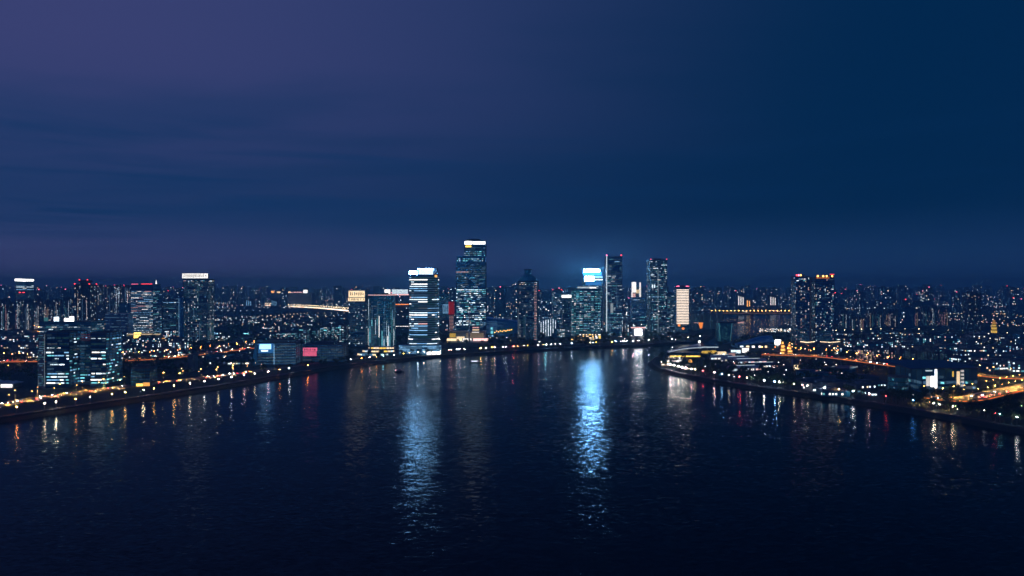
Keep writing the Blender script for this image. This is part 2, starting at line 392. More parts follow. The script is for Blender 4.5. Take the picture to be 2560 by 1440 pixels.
def glyphs(parent, fr, a0, a1, z0, z1, t, mat='sign_dark', n=8, name='sign_lettering'):
    """strokes of lettering too far away to be read"""
    b = MB(); st = (a1 - a0) / n; h = z1 - z0
    for i in range(n):
        a = a0 + i * st
        for q in range(3):
            u = a + st * (0.12 + 0.25 * q)
            if rng.random() < 0.8: b.slab(fr, u, u + st * 0.15, z0 + h * rng.uniform(0, 0.25), z1 - h * rng.uniform(0, 0.25), 0.0, t, mat)
        if rng.random() < 0.7: zz = z0 + h * rng.uniform(0.2, 0.8); b.slab(fr, a + st * 0.1, a + st * 0.75, zz, zz + h * 0.1, 0.0, t + 0.03, mat)
    return b.build(name, parent, 'stuff')
def shift(fr, t): (ox, oy), u, n = fr[:3]; return ((ox + n[0] * t, oy + n[1] * t), u, n, fr[3])
def front(w, dep): return frames(rect(w, dep))[0]
#@@SETTING

# ------------------------------------------------------------------ the setting: river, land, embankments, roads
b = MB(); b.face([(-11500, -3000, 0), (11500, -3000, 0), (11500, 11500, 0), (-11500, 11500, 0)], 'river_water'); struct(b, 'water')

def lerp_path(pts, step):
    out = []; carry = 0.0
    for (x0, y0), (x1, y1) in zip(pts, pts[1:]):
        L = math.hypot(x1 - x0, y1 - y0); t = carry
        while t < L: out.append((x0 + (x1 - x0) * t / L, y0 + (y1 - y0) * t / L, math.atan2(y1 - y0, x1 - x0))); t += step
        carry = t - L
    return out
def smooth(pts, it=2):
    for _ in range(it):
        q = [pts[0]]
        for a, c in zip(pts, pts[1:]): q += [(a[0] * .75 + c[0] * .25, a[1] * .75 + c[1] * .25), (a[0] * .25 + c[0] * .75, a[1] * .25 + c[1] * .75)]
        pts = q + [pts[-1]]
    return pts
def offset(pts, t):           # to the left of the path
    out = []
    for i, (x, y) in enumerate(pts):
        x0, y0 = pts[max(0, i - 1)]; x1, y1 = pts[min(len(pts) - 1, i + 1)]; L = math.hypot(x1 - x0, y1 - y0) or 1
        out.append((x - (y1 - y0) / L * t, y + (x1 - x0) / L * t))
    return out
def strip(mb, pts, t0, t1, z0, z1, mat):
    A, B = offset(pts, t0), offset(pts, t1)
    for i in range(len(pts) - 1): mb.face([(*A[i], z0), (*A[i + 1], z0), (*B[i + 1], z1), (*B[i], z1)], mat)

north_px = [(0, 1058), (250, 1020), (480, 985), (620, 962), (760, 937), (880, 917), (1000, 904), (1100, 895), (1200, 888), (1300, 882), (1400, 876), (1500, 871), (1570, 868), (1640, 866), (1720, 860), (1800, 850)]
north = [(-900, -900), (-640, 240)] + [G(x, y, 0) for x, y in north_px] + [(800, 2750), (1020, 3040), (2600, 3560), (6000, 4150)]
pen_px = [(1880, 848), (1800, 866), (1720, 879), (1660, 888), (1630, 897), (1616, 908), (1622, 920), (1660, 935), (1720, 947), (1800, 962), (1900, 979), (2000, 992), (2100, 1006), (2250, 1031), (2400, 1057), (2560, 1089)]
pen = [(6000, 3900), (2650, 3310), (1300, 2880), (1130, 2700)] + [G(x, y, 0) for x, y in pen_px] + [(560, 260), (800, -900)]
north, pen = smooth(north, 2), smooth(pen, 2)
north_top, pen_top = offset(north, 9), offset(pen, 8)
for top, shore, outer, nm in ((north_top, north, [(11400, 4700), (11400, 11400), (-11400, 11400), (-11400, -900)], 'ground_north_bank'),
                              (pen_top, pen, [(11400, -900), (11400, 4350)], 'ground_peninsula')):
    P = top + outer; b = MB()
    tri = tessellate_polygon([[Vector((x, y, 0)) for x, y in P]])
    for t in tri:
        a = [P[i] for i in t]
        if (a[1][0] - a[0][0]) * (a[2][1] - a[0][1]) - (a[1][1] - a[0][1]) * (a[2][0] - a[0][0]) < 0: a.reverse()
        b.face([(x, y, GZ) for x, y in a], 'ground')
    struct(b, nm)
    b = MB(); strip(b, shore, 0, 7, -0.6, GZ - 0.9, 'embankment'); strip(b, shore, 7, 7.05, GZ - 0.9, GZ + 0.25, 'paving_dark'); strip(b, shore, 7.05, 12.5, GZ + 0.25, GZ + 0.25, 'paving_dark'); strip(b, shore, 12.5, 12.55, GZ + 0.25, GZ - 0.1, 'paving_dark')
    emb = struct(b, 'embankment' if nm.endswith('bank') else 'embankment_peninsula')
    b = MB()                                     # promenade railing: posts and two rails
    rl = offset(shore, 7.6)
    for i in range(len(rl) - 1):
        if not (300 < rl[i][1] < 2000): continue
        for zz in (0.75, 1.25): b.tube((*rl[i], GZ + zz), (*rl[i + 1], GZ + zz), 0.05, 0.05, 'pole', 4)
    for x, y, _ in lerp_path(rl, 6.0):
        if 300 < y < 2000: b.tube((x, y, GZ + 0.25), (x, y, GZ + 1.3), 0.05, 0.05, 'pole', 4)
    b.build('railing', emb, 'stuff')

ROADS = []
def road(name, px, width, z=0.03, pts=None, mark=True, elev=None):
    pts = smooth(pts or [G(x, y) for x, y in px], 2); b = MB(); zz = GZ + z; h = width / 2
    strip(b, pts, h, -h, zz, zz, 'asphalt')
    strip(b, pts, h + 3, h, zz + 0.13, zz + 0.13, 'paving'); strip(b, pts, -h, -h - 3, zz + 0.13, zz + 0.13, 'paving')
    strip(b, pts, h, h - 0.01, zz + 0.13, zz, 'paving'); strip(b, pts, -h + 0.01, -h, zz, zz + 0.13, 'paving')
    if mark:
        strip(b, pts, 0.35, 0.15, zz + 0.006, zz + 0.006, 'road_paint'); strip(b, pts, -0.15, -0.35, zz + 0.006, zz + 0.006, 'road_paint')
        q = lerp_path(pts, 9.0)
        for t in (-h * 0.5, h * 0.5):
            for x, y, a in q:
                if math.hypot(x, y) > 1500: continue
                c, s = math.cos(a), math.sin(a); X, Y = x - s * t, y + c * t
                b.face([(X + c * u - s * v, Y + s * u + c * v, zz + 0.006) for u, v in ((-2, -.1), (2, -.1), (2, .1), (-2, .1))], 'road_paint')
    struct(b, name); ROADS.append((pts, width)); return pts
r_river = road('road_riverside', [(-200, 1045), (0, 1012), (120, 992), (270, 972), (400, 956), (500, 946), (620, 931), (740, 913), (860, 898)], 20)
r_west = road('road_west', [(0, 802), (55, 818), (95, 832), (150, 850), (200, 870), (240, 900)], 16)
r_prom = road('road_promenade', [(860, 900), (960, 888), (1080, 878), (1200, 872), (1320, 866), (1440, 860), (1560, 853), (1680, 846), (1780, 838)], 10, mark=False)
r_high = road('road_highway', [(885, 779), (830, 773), (776, 769), (662, 763), (600, 760), (530, 757), (430, 754)], 40)
VIADUCTS = []
def viaduct_path(px, z): return smooth([G(x, y, z) for x, y in px], 2)
r_inner = viaduct_path([(0, 903), (80, 902), (180, 902), (270, 902), (370, 898), (470, 889), (580, 875), (660, 866)], 9); ROADS.append((r_inner, 20))
r_pen = viaduct_path([(1905, 885), (1960, 887), (2030, 889), (2090, 894), (2150, 902), (2230, 913), (2330, 926), (2400, 934)], 15); ROADS.append((r_pen, 18))
r_back = road('road_back', [(2100, 838), (2180, 834), (2270, 833), (2360, 836), (2460, 842), (2600, 848)], 18)
r_east = viaduct_path([(2325, 992), (2380, 1000), (2430, 997), (2480, 985), (2540, 971), (2620, 955), (2720, 938)], 12); ROADS.append((r_east, 20))
r_ramp = viaduct_path([(2440, 936), (2500, 944), (2570, 946), (2700, 942)], 12); ROADS.append((r_ramp, 16))
for pts, w_, z_, lab in ((r_inner, 20, 9, 'elevated inland avenue glowing orange behind the small riverside office'), (r_pen, 18, 15, 'elevated peninsula road glowing orange below the twin towers'), (r_east, 20, 12, 'curving elevated highway glowing orange near the eastern shore'), (r_ramp, 14, 12, 'short elevated ramp glowing orange above the eastern highway')):
    v_ = empty('viaduct', (0, 0, 0)); tag(v_, lab, 'viaduct'); h_ = w_ / 2
    b = MB(); strip(b, pts, h_, -h_, z_, z_, 'asphalt'); strip(b, pts, -h_, h_, z_ - 1.6, z_ - 1.6, 'concrete'); strip(b, pts, h_, h_ + .01, z_, z_ - 1.6, 'concrete'); strip(b, pts, -h_ - .01, -h_, z_ - 1.6, z_, 'concrete'); b.build('deck', v_)
    for s_ in (-1, 1):
        b = MB()
        for t0, t1, za, zb_ in ((h_ - .4, h_ - .39, z_, z_ + 1.1), (h_ - .4, h_, z_ + 1.1, z_ + 1.1), (h_, h_ + .01, z_ + 1.1, z_ - .1)): strip(b, pts, s_ * t0, s_ * t1, za, zb_, 'concrete_pale')
        b.build('parapet', v_)
    b = MB(); strip(b, pts, -h_ - .08, -h_ - .07, z_ - .5, z_ + .2, E('orange', 1.1)); b.build('added_edge_glow', v_)  # glowing strip added so the road's orange band of light shows
    b = MB()
    for t in (-h_ * .5, 0, h_ * .5): strip(b, pts, t + .12, t - .12, z_ + .006, z_ + .006, 'road_paint')
    b.build('lane_marking', v_)
    for x, y, a in lerp_path(pts, 30): b = MB(); b.tube((x, y, GZ - .2), (x, y, z_ - 1.55), 1.2, 1.2, 'concrete', 8); b.build('pier', v_)
def near_road(x, y, m=4):
    for pts, w in ROADS:
        for (a0, b0), (a1, b1) in zip(pts, pts[1:]):
            L2 = (a1 - a0) ** 2 + (b1 - b0) ** 2; t = max(0, min(1, ((x - a0) * (a1 - a0) + (y - b0) * (b1 - b0)) / (L2 or 1)))
            if math.hypot(x - a0 - t * (a1 - a0), y - b0 - t * (b1 - b0)) < w / 2 + m: return True
    return False
def inside(x, y, poly):
    c = False; j = len(poly) - 1
    for i in range(len(poly)):
        if (poly[i][1] > y) != (poly[j][1] > y) and x < (poly[j][0] - poly[i][0]) * (y - poly[i][1]) / (poly[j][1] - poly[i][1]) + poly[i][0]: c = not c
        j = i
    return c
NORTH = offset(north, 14) + [(11400, 4700), (11400, 11400), (-11400, 11400), (-11400, -900)]
PEN = offset(pen, 14) + [(11400, -900), (11400, 4350)]
def on_land(x, y): return inside(x, y, NORTH) or inside(x, y, PEN)
#@@HEROES

# ------------------------------------------------------------------ landmark buildings, west to east
def panel(parent, fr, a0, a1, z0, z1, mat, t=0.5, name='sign_panel'):
    return big_win(parent, fr, a0, a1, z0, z1, t, mat, name)

# three-part glass office by the riverside road
e = empty('office_tower', (0, 0, 0)); d0 = dist(972)
def at(px, y): return (px - 1280) / F * y
ex, ey = at(188, d0 + 12), d0 + 12; e.location = (ex, ey, GZ)
tag(e, 'dark glass office of three joined blocks with slanting lit floors beside the riverside road', 'office tower'); FOOT.append((ex, ey, 48))
ztop = H - 112 * d0 / F - GZ
sm = MB()
for (xa, xb, y0, dz, nm, seg) in ((123, 181, -6, 0, 'west_block', 0.62), (181, 232, 12, -12, 'middle_block', 0.22), (232, 271, -4, -1, 'east_block', 0.55)):
    xa, xb = at(xa, d0) - at(188, d0), at(xb, d0) - at(188, d0); poly = [(xa, y0), (xb, y0), (xb, y0 + 34), (xa, y0 + 34)]
    b = MB(); b.prism(poly, 0, ztop + dz, 'glass_navy', 'roof_dark'); b.build('wall', e); fr = frames(poly)
    facade(e, [fr[0], fr[1]], 0, ztop + dz, 3.6, True, 6.4)
    windows(e, [fr[0]], 4, ztop * 0.34, d0, 'bands', 'tealoffice' if nm == 'middle_block' else 'office', 3.6, seg * 1.5, sm, lo=3, hi=14, limit=60, wh=1.3)
    windows(e, [fr[0]], ztop * 0.34, ztop * 0.50, d0, 'bands', 'office', 3.6, seg * 0.4, sm, lo=2, hi=6, limit=8, wh=1.2)
    windows(e, [fr[0]], ztop * 0.50, ztop * 0.70, d0, 'bands', 'office', 3.6, seg * 1.0, sm, lo=3, hi=12, limit=40, wh=1.3)
    windows(e, [fr[0]], ztop * 0.70, ztop + dz - 2, d0, 'bands', 'office', 3.6, seg * 0.34, sm, lo=2, hi=6, limit=10, wh=1.2)
    windows(e, [fr[0], fr[1]], 2, ztop + dz - 1, d0, 'bands', 'faint', 3.6, .65, sm, lo=3, hi=12, limit=0, wh=1.9)
    windows(e, [fr[1]], 4, ztop + dz - 4, d0, 'bands', 'tealoffice', 3.6, 0.30, sm, lo=2, hi=5, limit=6)
    roof_kit(e, [(x, y) for x, y in poly], ztop + dz, False)
xm0, xm1 = at(183, d0) - at(188, d0), at(230, d0) - at(188, d0)
for k in range(4): b = MB(); b.box(xm0, xm1, 14.5, 15.3, ztop - 11.5 + k * 2.4, ztop - 10.6 + k * 2.4, E('pink', 0.07)); b.build('roof_louvre', e)
xf = at(105, d0) - at(188, d0); xg = at(122.5, d0) - at(188, d0)
b = MB(); b.box(xf, xg, -8, -6.8, -0.1, ztop - 1, 'concrete_pale'); b.build('screen_fin', e)
fr = ((xf, -8), (1, 0), (0, -1), xg - xf)
for k in range(24):
    if rng.random() < 0.8: windows(e, [fr], 2 + k * 2.5, 4.6 + k * 2.5, d0, 'dots', 'dim', 2.4, 0.85, sm, cell=1.5, wh=1.1)
sm.slab(fr, xg - xf - 0.35, xg - xf, 2, ztop - 2, 0, 0.2, E('cool', 0.30))
sm.build('lit_windows', e, 'stuff')

o = tower('office_block', 'low office behind the three-part glass tower with bright white rooftop panels', 'office block', 100, 262, 880, 805, 40, 0, 'glass_teal', win=[dict(style='bands', p=0.25, lo=3, hi=10, z0=0.55)], plant=False)
e, w, dep, hh, frs, d = o
for a, c, z0, z1, m in ((-w * .25, -w * .17, 2.5, 9, E('cool', 3)), (-w * .05, w * .05, 1.4, 6.5, E('white', 5)), (w * .05, w * .12, 2.5, 9.5, E('white', 5)), (-w * .44, -w * .38, 1.4, 8, E('teal', 0.25))):
    b = MB(); b.box(a, c, -dep / 2 + 4, -dep / 2 + 7, hh + z0 - 1.6, hh + z1, m); b.build('rooftop_panel', e)

e, w, dep, hh, frs, d = tower('office_tower', 'slim distant tower with a glowing white slab crown at the western edge', 'office tower', 40, 84, 812, 704, 34, 0, 'glass_navy', win=[dict(style='bands', p=1.4, lo=18, hi=30, z0=0.80, z1=0.93, pal='bright'), dict(style='dots', p=0.05)], plant=False)
b = MB(); b.hexa([(-w / 2 - 2, -dep / 2 - 1, hh + 2), (w / 2, -dep / 2 - 1, hh + 0.5), (w / 2, dep / 2, hh + 0.5), (-w / 2 - 2, dep / 2, hh + 2), (-w / 2 - 2, -dep / 2 - 1, hh + 9), (w / 2, -dep / 2 - 1, hh + 7.5), (w / 2, dep / 2, hh + 7.5), (-w / 2 - 2, dep / 2, hh + 9)], E('white', 5, True)); b.build('glowing_crown', e)
for k in (0.3, 0.65): panel(e, frs[0], w * k, w * k + w * .2, hh * .74, hh * .75 + 1, E('red', 4), 0.4, 'red_lamp')

def apart(name, label, x0, x1, yb, yt, pal='home', p=0.14, st=0.7, dep=18, rot=0, body='concrete', cols=(0.2, 0.5, 0.8), av=2, d=None, cell=3.4, group=None, cat='apartment tower', **k):
    return tower(name, label, cat, x0, x1, yb, yt, dep, rot, body, fh=3.1, d=d, group=group, aviation=av, win=[dict(style='dots', p=p, pal=pal, cell=cell), dict(style='stairs', p=st, pal=pal, cols=cols, on=[0])], mull=6.5, **k)
e, w, dep, hh, frs, d = apart('apartment_tower', 'dark apartment tower with stepped roof outlined in red lights, beside the pale slabs', 187, 241, 852, 712, p=0.10, av=4, dep=26)
b = MB(); b.prism(rect(w * .6, dep * .7), hh + 4.6, hh + 9, 'concrete', 'roof_dark'); b.build('penthouse', e); roof_kit(e, rect(w * .55, dep * .6), hh + 9, False, aviation=2)
for i, (xa, xb) in enumerate(((242, 262), (264, 284), (286, 308), (310, 328))):
    apart('apartment_slab', 'pale apartment slab with teal windows, %s of the four behind the wavy white building' % ('first from the west', 'second from the west', 'third from the west', 'easternmost')[i], xa, xb, 795, 714 + i % 2 * 2, pal='far', p=0.10, d=2500, av=1, cols=(0.3, 0.7), body='concrete_pale')
for i, (xa, xb, yt, dd) in enumerate(((2, 26, 750, 1750), (12, 34, 757, 1650), (38, 60, 752, 1900), (62, 84, 749, 1850), (86, 108, 748, 1900), (110, 132, 752, 1850), (134, 156, 750, 1950), (160, 184, 746, 1800))):
    apart('apartment_block', 'dark apartment block in the western estate, %s counting from the photo edge' % ('first', 'second', 'third', 'fourth', 'fifth', 'sixth', 'seventh', 'eighth')[i], xa, xb, 830, yt, p=0.12, d=dd, av=0)

# tall office ribbed with bright white floors
e, w, dep, hh, frs, d = tower('office_tower', 'office tower ribbed with bright white lit floors under a dark crown edged in red', 'office tower', 328, 404, 838, 722, 42, 0, 'glass_blue', win=[dict(style='bands', p=1.05, lo=5, hi=26, z1=0.97, pal='bright', on=[0], limit=130), dict(style='bands', p=0.3, pal='tealoffice', on=[1])], mull=4.5, plant=False)
b = MB(); b.box(-w / 2 + 1, w / 2 - 1, -dep / 2 + 1, dep / 2 - 1, hh, hh + 12, 'glass_navy'); b.build('crown', e)
fr = shift(front(w - 2, dep - 2), 0.0)
panel(e, fr, 0, w * .30, hh + 11, hh + 12.2, E('pink', 2), 0.4, 'red_edge_light'); panel(e, fr, w * .45, w - 3, hh + 11.2, hh + 12.5, E('red', 3), 0.4, 'red_edge_light')
b = MB(); b.tube((w / 2 - 3, 0, hh + 12), (w / 2 - 3, 0, hh + 22), 1.6, 0.2, E('white', 3)); b.build('lit_spire', e)
# podium with golden entrance
o = empty('podium_hall', (at(372, 1600), 1590, GZ)); tag(o, 'low podium hall with golden lit entrance in front of the ribbed white office', 'podium'); FOOT.append((at(372, 1600), 1590, 40))
b = MB(); b.box(-42, 36, -12, 14, 0, 9, 'concrete'); b.build('wall', o); b = MB(); b.box(-22, -6, -13.5, -12.02, 0, 13, E('gold', 5, True)); b.build('lit_entrance', o)
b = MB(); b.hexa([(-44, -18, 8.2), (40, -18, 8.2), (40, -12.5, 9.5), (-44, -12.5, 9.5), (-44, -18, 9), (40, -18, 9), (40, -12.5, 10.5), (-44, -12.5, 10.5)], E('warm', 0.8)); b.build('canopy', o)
o = empty('canopy_pavilion', (at(432, 1500), 1500, GZ)); tag(o, 'long golden lit canopy roof sloping up beside the ribbed office podium', 'pavilion'); FOOT.append((at(432, 1500), 1500, 30))
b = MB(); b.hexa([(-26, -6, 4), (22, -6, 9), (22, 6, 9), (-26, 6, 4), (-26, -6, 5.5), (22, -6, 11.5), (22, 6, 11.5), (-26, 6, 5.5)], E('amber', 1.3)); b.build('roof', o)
for x in (-20, -5, 10, 20): b = MB(); b.box(x - .5, x + .5, -4, -3, 0, 5 + (x + 26) * .1, 'concrete'); b.build('column', o)

# wavy white-ribbed building
dwv = dist(842); o = empty('wavy_building', (at(288, dwv), dwv + 14, GZ)); tag(o, 'pale blue wavy office with stacked curved floors flaring out at its foot', 'office block'); FOOT.append((at(288, dwv), dwv + 14, 36))
nfl = 15
for k in range(nfl):
    z = k * 3.7; fl = 1 + 0.22 * max(0, 1 - k / 6.0) ** 2; b = MB()
    P = [(x * fl + (2.0 * math.sin(x * 0.22 + 0.4)), y + 2.5 * math.sin(x * 0.2)) for x, y in [(-28 + 4 * i, -10) for i in range(15)] + [(28 - 4 * i, 12) for i in range(15)]]
    b.prism(P, z, z + 2.6, 'glass_blue', 'roof_dark'); P2 = [(x * 1.012, y * 1.06) for x, y in P]; b.prism(P2, z + 2.6, z + 3.7, 'roof_white'); b.build('floor', o)
    if k % 2 == 0:
        b = MB()
        for i in range(14):
            if rng.random() < .5: (xa, ya), (xb, yb_) = P[i], P[i + 1]; b.hexa([(xa, ya - .2, z + .3), (xb, yb_ - .2, z + .3), (xb, yb_, z + .3), (xa, ya, z + .3), (xa, ya - .2, z + 2.3), (xb, yb_ - .2, z + 2.3), (xb, yb_, z + 2.3), (xa, ya, z + 2.3)], E('sky', 0.18))
        b.build('lit_windows', o, 'stuff')

tower('office_block', 'plain dark office with a row of white lamps along its roof, between two lit towers', 'office block', 408, 455, 842, 752, 30, 0, 'glass_navy', win=[dict(style='bands', p=0.9, lo=6, hi=14, z0=0.93, pal='bright'), dict(style='bands', p=0.12, pal='tealoffice'), dict(style='dots', p=0.03)], mull=4)
# tower with white sign crown
e, w, dep, hh, frs, d = tower('office_tower', 'dark tower topped by a long white illuminated sign crown, speckled with lit windows', 'office tower', 459, 536, 858, 698, 34, 0, 'glass_navy', fh=3.6, win=[dict(style='dots', p=0.20, pal='home', cell=3.2, wh=1.9), dict(style='dots', p=0.5, pal='home', cell=3.2, z0=0.955, wh=2.2), dict(style='vlines', p=0.5, pal='dim', lo=20, hi=60, cell=3)], mull=3.2, plant=False)
fr = shift(front(w + 3, dep), 1.0); b = MB(); b.box(-w / 2 - 1.5, w / 2 + 1.5, -dep / 2 - 1, -dep / 2 + 4, hh + 1.5, hh + 12.5, 'concrete'); b.build('crown', e)
panel(e, fr, 0, w + 3, hh + 2, hh + 12, E('white', 1.6, True), 0.3); glyphs(e, shift(fr, 0.3), 2, w + 1, hh + 2.6, hh + 11.4, 0.12, n=12)
b = MB(); b.prism([(x - w / 2 - 2.2, y - dep / 2 - 2) for x, y in oval(9, 9, 12)], 0, hh * 0.72, 'glass_blue', 'roof_dark'); b.build('round_stair_tower', e)
b = MB(); b.box(-w / 2 - 6.4, -w / 2 - 5.6, -dep / 2 - 6.6, -dep / 2 - 6, 4, hh * .7, E('sky', 0.45)); b.build('edge_light', e)

# small office at the riverside road, grey service block, white marquee
e, w, dep, hh, frs, d = tower('office_block', 'small dark six-storey office beside the riverside road with a golden lit ground floor', 'office block', 326, 394, 966, 921, 18, 4, 'glass_navy', fh=3.4, win=[dict(style='bands', p=0.8, lo=3, hi=12, pal='dim', on=[0])], mull=3.0)
panel(e, frs[0], w * .30, w * .62, 0.4, 3.2, E('gold', 3.0, True), 0.6, 'shop_window'); panel(e, frs[0], w * .64, w * .98, 0.4, 4.6, E('amber', 1.0), 0.4, 'shop_window')
tower('service_block', 'blank grey concrete block with two lamps on its roof near the inland avenue', 'service block', 470, 495, 928, 889, 16, 0, 'concrete', win=[], bands=False, plant=False)
o = empty('marquee', (at(14, 800), 800, GZ)); tag(o, 'white tent roofed hall at the western photo edge beside the riverside road', 'marquee'); FOOT.append((at(14, 800), 800, 40))
b = MB(); b.box(-30, 14, -7, 7, 0, 5, 'concrete_pale'); b.build('wall', o)
for k in range(5):
    xa = -31 + k * 9.4; b = MB()
    b.hexa([(xa, -9, 4.8), (xa + 9.2, -9, 4.8), (xa + 9.2, 9, 4.8), (xa, 9, 4.8), (xa + 3.5, -1, 9.5 - k * .5), (xa + 5.7, -1, 9.5 - k * .5), (xa + 5.7, 1, 9.5 - k * .5), (xa + 3.5, 1, 9.5 - k * .5)], 'roof_white'); b.build('tent_roof', o)
b = MB(); b.box(0, 13, -7.6, -7.02, 0.5, 4.2, E('white', 2.2, True)); b.build('lit_front', o)

# grid-fronted blocks with blue and pink signs
e, w, dep, hh, frs, d = tower('office_block', 'blue lit office block with a glowing blue and white sign on its gridded facade', 'office block', 640, 756, 914, 856, 34, 6, 'glass_blue', fh=4.2, win=[dict(style='bands', p=0.5, lo=2, hi=6, pal='dim')], mull=4.2)
panel(e, frs[0], w * .06, w * .36, hh - 10, hh - 2.5, E('sky', 2.6, True), 0.7); panel(e, frs[0], w * .03, w * .42, hh - 16, hh - 1, E('blue', .35), 0.35, 'sign_glow_panel'); panel(e, frs[0], w * .10, w * .28, hh - 13.5, hh - 11.2, E('cool', 2.0), 0.6, 'sign_line'); panel(e, frs[0], w * .43, w * .445, 2, hh - 3, E('sky', 1.0), 0.5, 'edge_light')  # dim blue panel stands in for the glow around the sign
b = MB()
for k in range(9): b.slab(frs[0], 0, w, k * 4.2 + 3.2, k * 4.2 + 3.5, 0.26, 0.42, E('sky', 0.22))
for k in range(18): b.slab(frs[0], w * .44 + k * 2.6, w * .44 + k * 2.6 + .25, 3, hh - 3, 0.43, 0.52, E('sky', 0.22))
b.build('facade_light_grid', e, 'stuff')
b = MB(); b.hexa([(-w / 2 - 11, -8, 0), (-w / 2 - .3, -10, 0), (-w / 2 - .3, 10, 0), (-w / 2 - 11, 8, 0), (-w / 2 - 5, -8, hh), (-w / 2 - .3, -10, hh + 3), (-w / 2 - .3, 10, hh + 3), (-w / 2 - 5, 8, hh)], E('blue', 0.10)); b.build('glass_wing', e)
e, w, dep, hh, frs, d = tower('office_block', 'long dark gridded office block with a glowing pink sign, east of the blue sign block', 'office block', 757, 871, 906, 862, 34, 0, 'glass_blue', fh=4.0, win=[], mull=2.8)
panel(e, frs[0], 1, 22, hh - 17.5, hh - 10, E('pink', .75, True), 0.7); panel(e, frs[0], 1, 23, hh - 9.6, hh - 4.5, E('pink', .9, True), 0.7); glyphs(e, shift(frs[0], 0.7), 2.5, 21, hh - 9.2, hh - 5.5, 0.15, n=6)
b = MB()
for k in range(16): b.slab(frs[0], 25 + k * 2.8, 25 + k * 2.8 + .3, 2, hh - 2, 0.43, 0.52, E('sky', 0.20))
b.build('facade_light_grid', e, 'stuff')
for i, (xa, xb, yb, yt, lab) in enumerate(((690, 745, 868, 832, 'low dark block with a grid of small lit windows behind the blue sign block'), (748, 776, 862, 820, 'pale lit mid-rise block behind the pink sign building'), (780, 798, 860, 826, 'narrow dark mid-rise between two pale blocks behind the pink sign building'), (800, 836, 858, 816, 'broad office with small white windows behind the pink sign building'), (838, 871, 862, 812, 'curved pale office with white floors beside the twin sign tower'))):
    tower('mid_rise', lab, 'office block', xa, xb, yb, yt, 24, 0, 'concrete_pale' if i in (1, 4) else 'concrete', fh=3.6, win=[dict(style='dots', p=0.35, pal='tealoffice', cell=3), dict(style='bands', p=0.35, lo=3, hi=8, z0=.7, pal='tealoffice')], mull=4)

# twin sign tower
e, w, dep, hh, frs, d = tower('office_tower', 'dark tower with two stacked cream illuminated signs along its top', 'office tower', 872, 920, 868, 728, 30, 0, 'glass_navy', fh=3.8, win=[dict(style='dots', p=0.07, pal='office', cell=3, wh=2.2, z1=.85)], mull=3.0, plant=False)
panel(e, frs[0], 0, w, hh - 11.2, hh + .8, E('warm', 1.5, True), 0.4); panel(e, frs[0], -1, w, hh - 19.5, hh - 12.6, E('warm', 1.4, True), 0.6)
glyphs(e, shift(frs[0], 0.4), 2, w - 1, hh - 9.4, hh - 1.2, 0.15, n=7); glyphs(e, shift(frs[0], 0.6), 0.5, w - 1, hh - 18.6, hh - 13.4, 0.15, n=9)
# rounded glass tower with vertical strips
e, w, dep, hh, frs, d = tower('glass_tower', 'rounded teal glass tower with thin vertical light strips beside the cream sign tower', 'office tower', 921, 988, 868, 738, 44, 0, 'glass_teal', 'soft', fh=4.0, win=[dict(style='vlines', p=0.42, pal='tealoffice', lo=12, hi=45, cell=1.9, wh=0.55, limit=60), dict(style='vlines', p=0.9, pal='dim', lo=40, hi=90, cell=2.4, wh=0.5, limit=50)], bands=False, mull=1.9, plant=True, n=24)
for f in [q for q in frs if q[2][1] < .25]: panel(e, f, 0.1, f[3] - .1, hh - 0.6, hh + 1.0, E('rose', 0.9), 0.3, 'roof_edge_light')
# boat-shaped podium in front
o = empty('boat_pavilion', (at(945, 1160), 1165, GZ)); tag(o, 'boat-shaped pavilion with stacked oval decks lit yellow at the waterfront', 'pavilion'); FOOT.append((at(945, 1160), 1165, 42))
for k, (wd, dp, z, zz, m) in enumerate(((66, 26, 0, 1.2, 'concrete_pale'), (60, 22, 5.5, 6.6, 'concrete_pale'), (50, 18, 11, 12, 'concrete_pale'))):
    b = MB(); b.prism([(x - 6 + k * 6, y) for x, y in oval(wd, dp, 24)], z, zz, m); b.build('deck', o)
    b = MB(); b.prism([(x * .9 - 6 + k * 6, y * .86) for x, y in oval(wd, dp, 24)], zz, z + (5.5 if k < 2 else 4), ('glass_teal', 'glass_navy', 'glass_navy')[k]); b.build('glass_ring', o)
    fr = seen([(x * .91 - 6 + k * 6, y * .88) for x, y in oval(wd, dp, 24)]); b = MB()
    for f in fr:
        if rng.random() < .75: b.slab(f, .2, f[3] - .4, zz + .8, zz + 3.2, 0, .15, E(rng.choice(('warm', 'warm', 'gold', 'cool')), 1.8))
    b.build('lit_windows', o, 'stuff')
b = MB(); b.prism([(x * .8 + 10, y * .8) for x, y in oval(50, 18, 24)], 15, 16, 'roof_white'); b.build('roof', o)
b = MB(); b.box(-26, -8, -12.4, -11.6, 1.4, 5.2, E('sky', 0.5)); b.build('screen', o)

